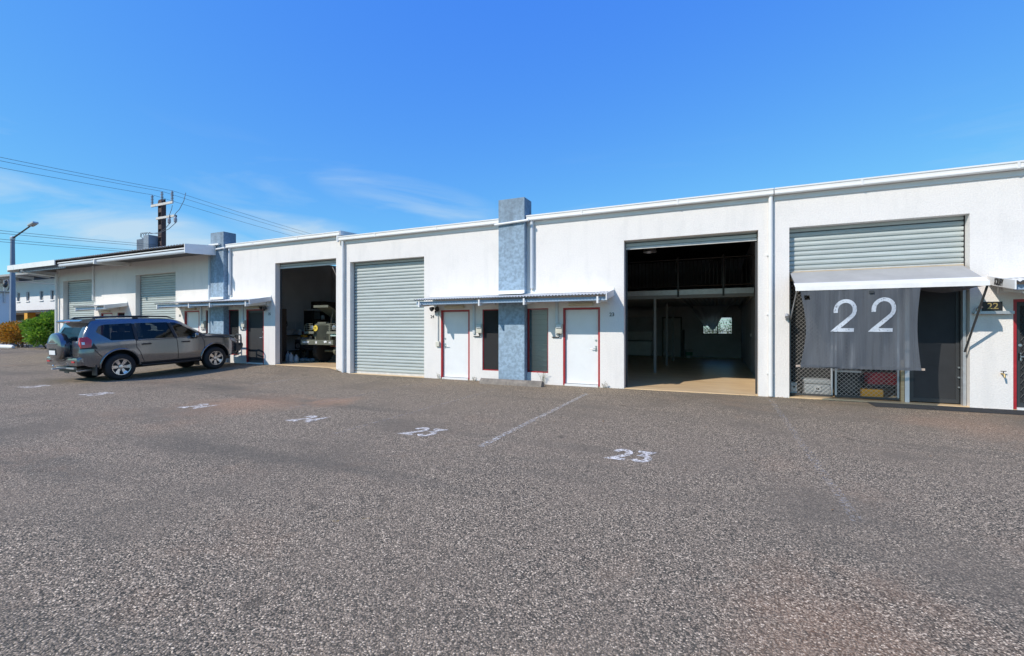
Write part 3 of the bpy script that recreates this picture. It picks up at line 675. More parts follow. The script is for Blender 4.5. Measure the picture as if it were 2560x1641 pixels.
weed(-6.62, -0.06, 0.16, 9, 'small dry weed between the door and window of unit 24'); weed(-4.45, -0.05, 0.36, 12, 'thin tall weed under the louvre window of unit 23')
weed(-2.72, -0.05, 0.18, 9, 'small weed right of the white door of unit 23'); weed(-7.86, -0.08, 0.2, 8, 'small dry weed at the foot of the red frame of unit 24')
weed(-11.95, -0.12, 0.10, 8, 'tuft of weed at the foot of the downpipe between roller doors'); weed(-6.25, -0.25, 0.12, 8, 'low dry weed at the left end of the wheel stop')
lt = MB()
for (xa, xb, n) in ((-6.8, -6.0, 60), (-8.4, -7.7, 14), (1.0, 1.5, 40), (-12.2, -11.7, 45), (-4.9, -4.2, 22), (0.2, 1.1, 18), (-3.0, -2.2, 18), (-1.2, -0.9, 6)):
    for i in range(n):
        x = rnd.uniform(xa, xb); y = -abs(rnd.gauss(0.04, 0.09))-0.01; z = ground_h(x, y)+0.006; a = rnd.uniform(0, 6.28); l = rnd.uniform(0.012, 0.04)
        d = Vector((math.cos(a), math.sin(a), rnd.uniform(-.1,.5)))*l; e = Vector((-math.sin(a), math.cos(a), 0.2))*l*0.35; p = Vector((x, y, z))
        lt.add([p, p+d*0.5+e, p+d, p+d*0.5-e], [(0,1,2,3)])
for i in range(46):
    x = rnd.uniform(-9, 4); y = rnd.uniform(-8, -0.6); z = ground_h(x, y)+0.006; a = rnd.uniform(0, 6.28); l = rnd.uniform(0.02, 0.05)
    d = Vector((math.cos(a), math.sin(a), 0.3))*l; e = Vector((-math.sin(a), math.cos(a), 0.1))*l*0.3; p = Vector((x, y, z)); lt.add([p, p+d*0.5+e, p+d, p+d*0.5-e], [(0,1,2,3)])
o = part('leaf_litter', lt, 'litter'); tag(o, 'scattered brown leaf litter along the foot of the white walls', 'litter', kind='stuff')
# ------------------------------------------------------------------ unit 22: lean-to shade, shade cloth, mesh doors, what lies behind them
M['panel'] = mat('grey_sheet_panel', (0.40, 0.395, 0.385), 0.55, noise=0.22, nscale=1.4)
M['panel_white'] = mat('white_panel_lip', (0.78, 0.77, 0.74), 0.5, noise=0.12, nscale=4)
M['cloth'] = alpha_mat('grey_shade_cloth', (0.105, 0.115, 0.135), 0.76, 0.9)
def cloth_detail():
    m = M['cloth']; N, L = m.node_tree.nodes, m.node_tree.links; b = N['Principled BSDF']; g = N.new('ShaderNodeNewGeometry')
    mp = N.new('ShaderNodeMapping'); mp.inputs['Scale'].default_value = (7, 1, 0.35); L.new(g.outputs['Position'], mp.inputs[0])
    t = N.new('ShaderNodeTexNoise'); t.inputs['Scale'].default_value = 1.6; t.inputs['Detail'].default_value = 7; t.inputs['Roughness'].default_value = 0.7; L.new(mp.outputs[0], t.inputs['Vector'])
    r = N.new('ShaderNodeValToRGB'); e = r.color_ramp.elements
    e[0].position = 0.3; e[0].color = (0.105, 0.117, 0.137, 1); e[1].position = 0.80; e[1].color = (0.30, 0.325, 0.36, 1); x = e.new(0.62); x.color = (0.150, 0.166, 0.192, 1)
    L.new(t.outputs['Fac'], r.inputs[0])
    w = N.new('ShaderNodeTexWave'); w.bands_direction = 'Z'; w.inputs['Scale'].default_value = 60; w.inputs['Distortion'].default_value = 1.5; L.new(g.outputs['Position'], w.inputs['Vector'])
    mx_ = N.new('ShaderNodeMixRGB'); mx_.blend_type = 'MULTIPLY'; mx_.inputs[0].default_value = 0.35; L.new(r.outputs[0], mx_.inputs[1]); L.new(w.outputs[0], mx_.inputs[2])
    L.new(mx_.outputs[0], b.inputs['Base Color'])
cloth_detail()
M['cloth_num'] = alpha_mat('white_paint_on_cloth', (0.52, 0.57, 0.64), 0.95, 0.8, worn=0.36, wscale=30)
XA, XB = 1.44, 4.43
lean = thing('lean_to_shade', 'sloping grey sheet shade propped out over the opening of unit 22', 'awning', ((XA+XB)/2, 0, 2.3))
def sl(y): return 2.81 + (y-0.16)*(2.81-2.40)/(0.16+0.82)
part('sheet', MB().prism([(0.15, sl(0.15)), (-0.62, sl(-0.62)), (-0.62, sl(-0.62)+0.012), (0.15, sl(0.15)+0.012)], 'x', XA+0.02, XB), 'panel', lean)
part('front_lip', MB().prism([(-0.615, sl(-0.615)+0.013), (-0.83, sl(-0.83)+0.010), (-0.842, sl(-0.83)-0.075), (-0.828, sl(-0.83)-0.075), (-0.82, sl(-0.83)-0.004), (-0.615, sl(-0.615)-0.002)], 'x', XA, XB+0.02), 'panel_white', lean)
for x in (XA+0.035, XB-0.015):
    part('edge_rail', MB().prism([(0.14, sl(0.14)-0.03), (-0.81, sl(-0.81)-0.03), (-0.81, sl(-0.81)-0.004), (0.14, sl(0.14)-0.004)], 'x', x-0.018, x+0.018), 'dark', lean)
part('hinge_rail', MB().box(XA+0.01, XB+0.02, 0.13, 0.165, 2.795, 2.825), M['timber'], lean)
part('prop', MB().tube([(XB+0.0, -0.80, 2.33), (XB-0.015, 0.0, 1.08)], 0.02, 4), 'dark', lean); part('prop', MB().tube([(XA+0.03, -0.80, 2.33), (XA+0.02, 0.05, 1.75)], 0.014, 4), 'galv', lean)
# rolled bit of cloth under the right part of the lip
rc = MB(); rc.add([(3.5+(4.40-3.5)*i/8, -0.80+0.05*math.sin(i), 2.32-0.015*math.sin(i*1.7)) for i in range(9)] + [(3.5+(4.40-3.5)*i/8, -0.45, 2.36-0.13*math.sin(math.pi*(i+1)/10)) for i in range(9)] + [(3.5+(4.40-3.5)*i/8, 0.05, 2.38) for i in range(9)],
       [(i, i+1, i+10, i+9) for i in range(8)] + [(9+i, 10+i, 19+i, 18+i) for i in range(8)])
part('folded_cloth', rc, 'cloth', lean, smooth=60)
# shade cloth
CX0, CX1, CZ0, CZ1 = 1.50, 3.47, 0.765, 2.315
def cloth_pt(a, b):                               # a 0..1 across, b 0..1 down
    inl = 0.10*math.sin(math.pi*b)**1.2
    x = CX0+0.03+a*(CX1-CX0-0.03)+(inl*(1-a)**3 - 0.045*math.sin(math.pi*b)*a**3)
    z = CZ1+(CZ0-CZ1)*b - 0.02*a*b
    y = -0.835+0.028*math.sin(a*9+b*2)*b + 0.016*math.sin(a*23+1+b*1.5)*math.sin(b*4) + 0.008*math.sin(a*37+b*6) + 0.03*b*(1-b)
    return (x, y, z)
nA, nB = 40, 34; cl = MB()
cl.add([cloth_pt(i/nA, j/nB) for i in range(nA+1) for j in range(nB+1)], [(i*(nB+1)+j, (i+1)*(nB+1)+j, (i+1)*(nB+1)+j+1, i*(nB+1)+j+1) for i in range(nA) for j in range(nB)
        if not (i in (1, 2) and j in (2, 3))])
sc_ = thing('shade_cloth', 'hanging grey mesh shade cloth painted with a large white 22', 'shade cloth', ((CX0+CX1)/2, -0.83, CZ0))
part('cloth_sheet', cl, 'cloth', sc_, smooth=60)
part('bottom_hem', MB().box(CX0+0.03, CX1-0.0, -0.842, -0.825, CZ0-0.03, CZ0+0.025), 'cloth', sc_)
part('batten', MB().box(CX0-0.05, CX1+0.07, -0.825, -0.800, CZ0-0.022, CZ0+0.018), mat('weathered_batten', (0.50, 0.40, 0.33), 0.8, noise=0.3, nscale=9), sc_)
def cloth_num(ch, xc, zc, h, w):
    def fn(a, b):
        x = xc+a+0.04*b; z = zc+b
        A = (x-CX0-0.03)/(CX1-CX0-0.03); B = (CZ1-z)/(CZ1-CZ0); return (x, cloth_pt(A, B)[1]-0.006, z)
    k = h/1.6; st = [arc(0.5, 1.1, 0.5, 0.5, 180, -35, 16)+[(0.0, 0.0), (1.0, 0.0)]]
    mb = MB(); pts = []
    base = st[0]; base = [(0.0, 0.95)] + base
    fine = []
    for p, q in zip(base, base[1:]):
        m_ = max(1, int(math.hypot(q[0]-p[0], q[1]-p[1])/0.12))
        fine += [(p[0]+(q[0]-p[0])*i/m_, p[1]+(q[1]-p[1])*i/m_) for i in range(m_)]
    fine.append(base[-1])
    vs_, fs_ = stroke_quads([((p[0]-0.5)*w, p[1]*k-h/2) for p in fine], 0.072)
    mb.add([fn(v.x, v.y) for v in vs_], fs_)
    part('painted_numeral', mb, 'cloth_num', sc_)
cloth_num('2', 2.29, 1.80, 0.58, 0.31); cloth_num('2', 2.91, 1.81, 0.60, 0.32)
part('cord_weight', MB().box(2.68, 2.75, -0.87, -0.84, 2.235, 2.285), 'dark', sc_)

# chain mesh panels and the dark mesh door in the opening
M['wire'] = mat('galvanised_wire', (0.50, 0.50, 0.49), 0.5, metal=0.4)
def chain_panel(x0, x1, z0, z1, y, label, parent_name='mesh_gate'):
    t = thing(parent_name, label, 'gate', ((x0+x1)/2, y, z0), 'chain mesh panels of unit 22')
    part('frame_rail', MB().box(x0, x1, y-0.015, y+0.015, z0, z0+0.045), 'dark', t); part('frame_rail', MB().box(x0, x1, y-0.015, y+0.015, z1-0.04, z1), 'dark', t)
    part('frame_post', MB().box(x0, x0+0.035, y-0.016, y+0.016, z0+0.045, z1-0.04), 'galv', t); part('frame_post', MB().box(x1-0.035, x1, y-0.016, y+0.016, z0+0.045, z1-0.04), 'galv', t)
    mb = MB(); p = 0.088
    for s_ in (1, -1):
        k = -(z1-z0)
        while k < (x1-x0):
            # wire x = x0 + k + (z - z0) for s = 1, mirrored for -1; clipped to the panel
            za = max(z0+0.03, z0-k); zb = min(z1-0.03, z0+(x1-x0)-k)
            if zb > za+0.02:
                xa, xb = x0+k+(za-z0), x0+k+(zb-z0)
                if s_ < 0: xa, xb = x0+x1-xa, x0+x1-xb
                mb.tube([(xa, y-0.004*s_, za), (xb, y-0.004*s_, zb)], 0.0032, 4, cap=False)
            k += p
    part('wire_mesh', mb, 'wire', t, kind='stuff')
chain_panel(1.45, 2.29, 0.02, 2.62, 0.26, 'narrow chain mesh panel at the left of the unit 22 opening')
chain_panel(2.33, 3.46, 0.02, 2.62, 0.26, 'wider chain mesh panel in the middle of the unit 22 opening')
solo('timber_post', MB().box(3.475, 3.53, 0.20, 0.25, 0.0, 0.88), 'timber', 'short bare timber batten beside the mesh panel of unit 22', 'post')
solo('steel_post', MB().box(3.54, 3.615, 0.20, 0.30, 0.0, 2.62), 'white', 'thin white steel post left of the dark mesh door of unit 22', 'post')
md = thing('mesh_door', 'tall dark mesh door at the right of the unit 22 opening', 'door', (4.0, 0.24, 0))
part('door_frame', MB().box(3.63, 3.69, 0.23, 0.27, 0.02, 2.5).box(4.36, 4.42, 0.23, 0.27, 0.02, 2.5).box(3.69, 4.36, 0.23, 0.27, 2.42, 2.5).box(3.69, 4.36, 0.23, 0.27, 0.02, 0.10), 'dark', md)
part('mesh_sheet', MB().box(3.69, 4.36, 0.245, 0.255, 0.10, 2.42), M['screen'], md); part('jamb_channel', MB().box(4.425, 4.475, 0.10, 0.20, 0.0, 2.7), 'galv', md)
part('cross_beam', MB().box(1.44, 4.48, 0.23, 0.28, 2.625, 2.70), 'timber', md)
for k in range(3): part('hinge_bolt', MB().lathe([(0.018, 0.20), (0.018, 0.228)], 'y', 8, (4.40, 0, 0.35+0.2*k)), 'steel', md)
# things stored behind the mesh
M['grey_plastic'] = mat('grey_plastic', (0.30, 0.33, 0.35), 0.55, noise=0.15, nscale=6); M['red_plastic'] = mat('red_crate_plastic', (0.34, 0.035, 0.05), 0.5, noise=0.15, nscale=9)
M['yellow_plastic'] = mat('yellow_case_plastic', (0.70, 0.34, 0.02), 0.45, noise=0.1, nscale=6); M['white_plastic'] = mat('white_plastic', (0.48, 0.50, 0.52), 0.45, noise=0.15, nscale=5)
gc = thing('tool_case', 'grey plastic case with a latch behind the narrow chain mesh panel', 'case', (2.0, 0.6, 0.0))
part('shell', MB().cbox(1.78, 2.28, 0.42, 0.85, 0.0, 0.27, 0.03), 'grey_plastic', gc, smooth=40); part('lid', MB().cbox(1.77, 2.29, 0.41, 0.86, 0.275, 0.38, 0.03), 'grey_plastic', gc, smooth=40)
part('latch', MB().box(1.97, 2.09, 0.395, 0.415, 0.12, 0.24), 'white_plastic', gc); part('latch_slot', MB().box(2.0, 2.06, 0.385, 0.395, 0.15, 0.19), 'black', gc)
sp = thing('loudspeaker', 'black box loudspeaker on the floor behind the chain mesh', 'speaker', (2.62, 0.6, 0))
part('cabinet', MB().cbox(2.40, 2.83, 0.45, 0.8, 0.0, 0.56, 0.015), 'black', sp); part('cone', MB().lathe([(0.15, 0.438), (0.13, 0.448), (0.05, 0.47)], 'y', 24, (2.615, 0, 0.27)), 'dark', sp, smooth=50)
part('top_edge', MB().box(2.38, 2.85, 0.43, 0.82, 0.562, 0.60), 'galv', sp)
dr = thing('plastic_drum', 'pale plastic drum behind the chain mesh next to the loudspeaker', 'drum', (3.02, 0.75, 0))
part('shell', MB().lathe([(0.02, 0.0), (0.18, 0.0), (0.19, 0.02), (0.19, 0.40), (0.15, 0.55), (0.06, 0.62), (0.06, 0.66)], 'z', 24, (2.80, 1.1, 0)), 'grey_plastic', dr, smooth=40)
part('cap', MB().lathe([(0.065, 0.66), (0.065, 0.70)], 'z', 14, (2.80, 1.1, 0)), 'black', dr)
def crate(x0, x1, y0, y1, z, h, label):
    t = thing('plastic_crate', label, 'crate', ((x0+x1)/2, (y0+y1)/2, z), 'red plastic crates behind the mesh of unit 22')
    part('base', MB().box(x0, x1, y0, y1, z, z+0.02), 'red_plastic', t)
    for k in range(3):
        zz = z+0.03+k*(h-0.05)/3
        part('side_band', MB().box(x0, x1, y0, y0+0.015, zz, zz+(h-0.05)/3-0.025).box(x0, x1, y1-0.015, y1, zz, zz+(h-0.05)/3-0.025).box(x0, x0+0.015, y0+0.015, y1-0.015, zz, zz+(h-0.05)/3-0.025).box(x1-0.015, x1, y0+0.015, y1-0.015, zz, zz+(h-0.05)/3-0.025), 'red_plastic', t)
    for xx in [x0+(x1-x0)*i/5 for i in range(6)]:
        part('side_rib', MB().box(xx-0.012, xx+0.012, y0-0.008, y0-0.001, z+0.02, z+h), 'red_plastic', t)
crate(3.02, 3.26, 0.62, 0.95, 0.30, 0.27, 'left red plastic crate on the low shelf behind the mesh'); crate(3.28, 3.52, 0.62, 0.95, 0.30, 0.27, 'right red plastic crate on the low shelf behind the mesh')
sh = thing('low_shelf', 'dark low steel shelf carrying red crates behind the mesh', 'shelf', (3.4, 0.8, 0))
part('board', MB().box(2.98, 3.60, 0.58, 1.0, 0.26, 0.295), 'dark', sh)
for (x, y) in ((3.0, 0.6), (3.58, 0.6), (3.0, 0.98), (3.58, 0.98)): part('leg', MB().box(x-0.015, x+0.015, y-0.015, y+0.015, 0, 0.26), 'dark', sh)
yc = thing('yellow_case', 'yellow tool case with grooves on the floor behind the mesh', 'case', (3.05, 0.38, 0))
part('body', MB().cbox(2.83, 3.22, 0.33, 0.47, 0.01, 0.22, 0.03), 'yellow_plastic', yc, smooth=40)
for k in range(3): part('groove_rib', MB().box(2.86, 3.19, 0.322, 0.331, 0.055+0.05*k, 0.08+0.05*k), 'yellow_plastic', yc)
part('handle', MB().tube([(2.95, 0.40, 0.22), (2.96, 0.40, 0.255), (3.09, 0.40, 0.255), (3.10, 0.40, 0.22)], 0.012, 6), 'black', yc)
gl_ = thing('work_glove', 'crumpled tan work glove on the floor behind the mesh', 'glove', (3.36, 0.36, 0))
part('palm', MB().ball((3.40, 0.36, 0.05), 0.06, (1.0, 0.7, 0.9)), M['timber'], gl_, smooth=60)
for k in range(4): part('finger', MB().tube([(3.36, 0.34+0.02*k, 0.06), (3.31, 0.335+0.02*k, 0.045), (3.26, 0.33+0.022*k, 0.02)], [0.018, 0.016, 0.012], 8), M['timber'], gl_, smooth=60)
part('thumb', MB().tube([(3.40, 0.32, 0.07), (3.43, 0.30, 0.09), (3.45, 0.29, 0.05)], [0.018, 0.016, 0.012], 8), M['timber'], gl_, smooth=60)
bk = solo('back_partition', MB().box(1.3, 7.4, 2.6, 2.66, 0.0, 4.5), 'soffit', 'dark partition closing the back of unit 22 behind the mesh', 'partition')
pw = thing('power_tool', 'small grey switch box standing behind the mesh at the far left', 'box', (1.55, 0.34, 0)); part('case', MB().cbox(1.50, 1.62, 0.30, 0.42, 0.05, 0.30, 0.01), 'galv', pw); part('dial', MB().lathe([(0.025, 0.285), (0.025, 0.30)], 'y', 12, (1.56, 0, 0.2)), 'black', pw)

# plate, lamps, tap, solar light on the wall of unit 22
pl = thing('number_plate', 'black plate with gold 22 above a small shelf on the wall', 'sign', (4.80, -0.03, 1.86))
part('plate', MB().box(4.665, 4.955, -0.022, -0.004, 1.885, 2.06), 'black', pl)
part('numerals', text_mb('22', 0.17, WALL_TEXT(4.815, -0.026, 1.97), bold=0.0015, depth=0.006), 'gold', pl)
part('shelf', MB().box(4.52, 5.09, -0.10, -0.003, 1.83, 1.855), 'galv', pl); part('shelf_lip', MB().box(4.52, 5.09, -0.104, -0.100, 1.82, 1.875), 'galv', pl)
spl = thing('spot_lamp', 'small silver spot lamp aimed up beside the gold 22 plate', 'lamp', (4.60, -0.1, 1.86))
part('head', MB().lathe([(0.012, -0.06), (0.03, -0.03), (0.035, 0.05), (0.03, 0.055)], 'z', 14).rot(Matrix.Translation((4.585, -0.10, 1.93)) @ Matrix.Rotation(R(38), 4, 'Y')), 'steel', spl, smooth=40)
part('stem', MB().tube([(4.56, -0.09, 1.856), (4.57, -0.095, 1.91)], 0.01, 6), 'black', spl)
tp = thing('garden_tap', 'brass garden tap on the white wall left of the security door', 'tap', (4.95, -0.05, 0.62))
part('body', MB().tube([(4.95, -0.003, 0.67), (4.95, -0.06, 0.67), (4.95, -0.10, 0.66), (4.95, -0.115, 0.60)], [0.016, 0.016, 0.018, 0.014], 8), M['gold'], tp, smooth=50); part('handle', MB().box(4.91, 4.99, -0.075, -0.06, 0.715, 0.728).tube([(4.95, -0.067, 0.67), (4.95, -0.067, 0.72)], 0.008, 6), 'dark', tp)
sol = thing('solar_panel', 'small black solar panel on a stalk above the right awning', 'solar panel', (5.05, -0.75, 2.4))
part('stalk', MB().tube([(5.06, -0.72, 2.42), (5.06, -0.72, 2.58), (5.06, -0.76, 2.63)], 0.016, 8), 'black', sol); part('panel', MB().cbox(-0.10, 0.10, -0.012, 0.012, -0.085, 0.085, 0.006).rot(Matrix.Translation((5.06, -0.78, 2.69)) @ Matrix.Rotation(R(6), 4, 'Y') @ Matrix.Rotation(R(-18), 4, 'X')), mat('solar_cells', (0.02, 0.026, 0.04), 0.25), sol)
cm = thing('wall_camera', 'small silver wall lamp at the left edge of the unit 22 opening', 'lamp', (1.38, -0.05, 1.74))
part('head', MB().lathe([(0.02, -0.05), (0.04, -0.02), (0.045, 0.05)], 'z', 14).rot(Matrix.Translation((1.375, -0.09, 1.83)) @ Matrix.Rotation(R(140), 4, 'X')), 'galv', cm, smooth=40); part('mount', MB().box(1.35, 1.40, -0.05, -0.003, 1.75, 1.82), 'galv', cm)
for k in range(3):
    m_ = thing('rubber_mat', ('left', 'middle', 'right')[k]+' black ribbed rubber mat on the ground before unit 22', 'mat', (3.2+0.9*k, -0.35, 0), 'rubber mats in front of unit 22')
    x0 = 2.83+0.92*k; x1 = x0+0.90; z = max(ground_h(x0, -0.3), ground_h(x1, -0.3))
    part('base', MB().box(x0, x1, -0.64, -0.06, z+0.003, z+0.012), 'matrubber', m_)
    for j in range(9): part('rib', MB().box(x0+0.01, x1-0.01, -0.63+0.063*j, -0.605+0.063*j, z+0.012, z+0.019), 'matrubber', m_)
# diamond grille on the right-hand security door
gr = MB(); k = -2.0
while k < 0.9:
    for s_ in (1, -1):
        za = max(0.14, 0.14-k*1.6); zb = min(1.98, 0.14+(0.78-k)*1.6)
        if zb > za:
            xa, xb = 5.24+k+(za-0.14)/1.6, 5.24+k+(zb-0.14)/1.6
            if s_ < 0: xa, xb = 2*5.24+0.78-xa, 2*5.24+0.78-xb
            gr.tube([(xa, 0.055, za), (xb, 0.055, zb)], 0.006, 4, cap=False)
    k += 0.085
part('diamond_grille', gr, 'dark', U22, kind='stuff')

# ------------------------------------------------------------------ inside unit 23
M['mezz'] = mat('mezzanine_deck_underside', (0.30, 0.30, 0.31), 0.6, noise=0.2, nscale=3); M['beam'] = mat('grey_beam_paint', (0.22, 0.235, 0.25), 0.55)
mz = thing('mezzanine', 'steel mezzanine floor with balustrade inside unit 23', 'mezzanine', (-2.1, 4.5, 0))
part('deck', corrugated(MB(), -5.25, 1.0, 4.60, 2.70, 13.9, 2.70, pitch=0.15, amp=0.018), 'mezz', mz)
part('deck_top', MB().box(-5.25, 1.0, 4.60, 13.9, 2.725, 2.76), 'soffit', mz)
part('edge_beam', MB().box(-5.25, 1.0, 4.48, 4.58, 2.56, 2.665), 'beam', mz); part('edge_strip', MB().box(-5.25, 1.0, 4.46, 4.475, 2.67, 2.84), 'galv', mz)
for x in (-5.2, -1.28, 0.95): part('joist', MB().box(x-0.04, x+0.04, 4.6, 13.9, 2.55, 2.675), 'beam', mz)
for x in (-4.3, -1.27, 0.12): part('rail_post', MB().box(x-0.03, x+0.03, 4.425, 4.455, 2.60, 3.95), 'black', mz)
part('top_rail', MB().tube([(-5.2, 4.44, 3.86), (0.98, 4.44, 3.86)], 0.02, 8), 'black', mz); part('low_rail', MB().tube([(-5.2, 4.44, 2.96), (0.98, 4.44, 2.96)], 0.014, 6), 'black', mz)
x = -5.1
while x < 0.95:
    part('baluster', MB().box(x-0.006, x+0.006, 4.434, 4.446, 2.97, 3.85), 'black', mz); x += 0.12
for (x, y) in ((-2.03, 4.52), (-1.98, 7.9), (-2.0, 11.0)): part('post', MB().box(x-0.04, x+0.04, y-0.04, y+0.04, 0.0, 2.56), 'beam', mz)
kt = thing('kitchenette', 'white kitchenette cupboards and sink at the back of unit 23', 'cabinet', (-4.3, 13.6, 0))
part('carcass', MB().box(-5.2, -3.36, 13.45, 14.05, 0.08, 0.83), 'white', kt); part('worktop', MB().box(-5.22, -3.34, 13.42, 14.06, 0.832, 0.868), 'dark', kt); part('splashback', MB().box(-5.2, -3.34, 14.07, 14.10, 0.87, 1.35), 'white', kt)
for (a, b) in ((-5.15, -4.65), (-4.63, -4.05)): part('cupboard_door', MB().box(a, b, 13.43, 13.448, 0.11, 0.81), 'white', kt)
for k in range(4): part('drawer', MB().box(-4.03, -3.40, 13.43, 13.448, 0.11+0.178*k, 0.275+0.178*k), 'white', kt)
part('tap', MB().tube([(-4.5, 13.95, 0.868), (-4.5, 13.95, 1.08), (-4.46, 13.8, 1.13), (-4.42, 13.72, 1.08)], 0.012, 6), 'steel', kt)
solo('bulkhead', MB().box(-5.25, -3.2, 13.2, 14.19, 2.15, 2.52), 'inner_grey', 'pale bulkhead panel above the kitchenette in unit 23', 'bulkhead')
rdd = thing('inner_door', 'pale flush door in the back wall of unit 23', 'door', (-2.34, 14.15, 0)); part('leaf', MB().box(-2.78, -1.90, 14.12, 14.16, 0.02, 2.08), 'inner_grey', rdd); part('frame', MB().box(-2.85, -2.785, 14.10, 14.195, 0.0, 2.15).box(-1.895, -1.83, 14.10, 14.195, 0, 2.15).box(-2.785, -1.895, 14.10, 14.195, 2.085, 2.15), 'dark', rdd); part('knob', MB().ball((-1.98, 14.09, 1.0), 0.03), 'steel', rdd)
bkt = thing('paint_bucket', 'white plastic bucket standing by the back wall of unit 23', 'bucket', (-1.45, 13.6, 0))
part('pail', MB().lathe([(0.02, 0.0), (0.15, 0.0), (0.18, 0.40), (0.19, 0.41), (0.19, 0.44)], 'z', 20, (-1.45, 13.6, 0)), 'white_plastic', bkt, smooth=40); part('bail', MB().tube([(-1.64, 13.6, 0.40), (-1.55, 13.55, 0.58), (-1.35, 13.55, 0.58), (-1.26, 13.6, 0.40)], 0.006, 5), 'steel', bkt); part('label_band', MB().lathe([(0.169, 0.12), (0.181, 0.30)], 'z', 20, (-1.45, 13.6, 0), cap=False), mat('green_label', (0.06, 0.25, 0.16), 0.6), bkt)
solo('leaning_board', MB().box(-0.06, 0.06, -0.02, 0.02, 0, 1.5).rot(Matrix.Translation((-1.75, 13.7, 0)) @ Matrix.Rotation(R(-14), 4, 'X')), 'dark', 'dark board leaning on the back wall behind the bucket', 'board')
w23 = part('rear_window', MB().box(-0.81, 0.62, DEPTH+0.05, DEPTH+0.10, 1.22, 1.26).box(-0.81, 0.62, DEPTH+0.05, DEPTH+0.10, 2.09, 2.13).box(-0.81, -0.77, DEPTH+0.05, DEPTH+0.10, 1.26, 2.09).box(0.58, 0.62, DEPTH+0.05, DEPTH+0.10, 1.26, 2.09).box(-0.12, -0.07, DEPTH+0.04, DEPTH+0.11, 1.26, 2.09), 'dark', U23)
part('pane', MB().box(-0.77, -0.12, DEPTH+0.07, DEPTH+0.076, 1.26, 2.09), 'glass', w23); part('pane', MB().box(-0.07, 0.58, DEPTH+0.07, DEPTH+0.076, 1.26, 2.09), 'glass', w23)
# cloth tied up under the deck in front of the window
M['drape'] = mat('pale_drape_cloth', (0.55, 0.56, 0.56), 0.9)
nt2 = M['drape'].node_tree; b_ = nt2.nodes['Principled BSDF']; trn = nt2.nodes.new('ShaderNodeBsdfTranslucent'); trn.inputs[0].default_value = (0.7, 0.74, 0.74, 1); ms_ = nt2.nodes.new('ShaderNodeMixShader'); ms_.inputs[0].default_value = 0.5
nt2.links.new(b_.outputs[0], ms_.inputs[1]); nt2.links.new(trn.outputs[0], ms_.inputs[2]); nt2.links.new(ms_.outputs[0], nt2.nodes['Material Output'].inputs['Surface'])
dp = MB(); nU, nV = 28, 14
for i in range(nU+1):
    a = i/nU
    for j in range(nV+1):
        b = j/nV; top = -1.55+a*2.05; bot = -0.72+a*0.62
        x = top+(bot-top)*b**0.8; z = 2.68+(1.62+0.10*math.sin(a*7)-2.68)*b - 0.08*math.sin(math.pi*a)*b
        y = 13.25+0.35*b+0.06*math.sin(a*26)*(0.3+b)
        dp.v.append((x, y, z))
dp.f = [(i*(nV+1)+j, (i+1)*(nV+1)+j, (i+1)*(nV+1)+j+1, i*(nV+1)+j+1) for i in range(nU) for j in range(nV)]
solo('hanging_cloth', dp, 'drape', 'pale cloth hung from the deck and bunched in front of the rear window', 'cloth', smooth=70)
hb = thing('pendant_lamp', 'bell-shaped metal high bay lamp hanging in the unit 23 doorway', 'lamp', (-1.93, 2.5, 3.85))
part('reflector', MB().lathe([(0.20, 3.86), (0.195, 3.90), (0.16, 4.0), (0.11, 4.08), (0.05, 4.10)], 'z', 28, (-1.93, 2.5, 0), cap=False), 'steel', hb, smooth=50); part('gear_housing', MB().lathe([(0.06, 4.10), (0.075, 4.13), (0.075, 4.28), (0.04, 4.30)], 'z', 18, (-1.93, 2.5, 0)), 'galv', hb, smooth=40); part('cord', MB().tube([(-1.93, 2.5, 4.30), (-1.93, 2.5, 4.70)], 0.008, 6), 'black', hb)
solo('wall_switch', MB().cbox(0.99, 1.015, 6.0, 6.09, 1.25, 1.37, 0.004), 'white_plastic', 'white power switch on the right inside wall of unit 23', 'switch')
# ------------------------------------------------------------------ parked four-wheel drive
M['car_paint'] = mat('grey_metallic_car_paint', (0.19, 0.192, 0.20), 0.18, metal=0.75, coat=1.0)
M['cabin'] = mat('dark_cabin_trim', (0.018, 0.018, 0.020), 0.8); M['tyre'] = mat('tyre_rubber', (0.017, 0.017, 0.018), 0.75, noise=0.2, nscale=20)
M['alloy'] = mat('bright_alloy', (0.72, 0.72, 0.73), 0.25, metal=0.85); M['car_glass'] = glass_mat('tinted_car_glass', (0.50, 0.54, 0.53), 0.0); M['privacy_glass'] = glass_mat('dark_privacy_glass', (0.20, 0.21, 0.215), 0.0)
M['tail_red'] = mat('red_tail_lens', (0.55, 0.012, 0.02), 0.12, coat=1.0); M['lens'] = mat('clear_lamp_lens', (0.60, 0.62, 0.65), 0.1, metal=0.4, coat=1.0); M['chrome'] = mat('chrome', (0.8, 0.8, 0.81), 0.12, metal=1.0)
M['plate'] = mat('white_plate', (0.75, 0.76, 0.78), 0.4)
def lerp_tab(tab, v):
    if v <= tab[0][0]: return tab[0][1]
    for (a, fa), (b, fb) in zip(tab, tab[1:]):
        if v <= b:
            t = (v-a)/(b-a); return fa+(fb-fa)*t
    return tab[-1][1]
PLAN = [(-2.44, 0.80), (-2.40, 0.855), (-2.30, 0.895), (-2.05, 0.922), (-1.4, 0.942), (0.0, 0.945), (1.2, 0.94), (1.7, 0.925), (2.0, 0.885), (2.2, 0.80), (2.32, 0.70), (2.36, 0.62)]
SEC = [(0.40, 0.955), (0.50, 0.985), (0.70, 1.0), (0.88, 1.0), (1.0, 0.992), (1.08, 0.985), (1.16, 0.972), (1.3, 0.93), (1.5, 0.865), (1.68, 0.80), (1.85, 0.74)]
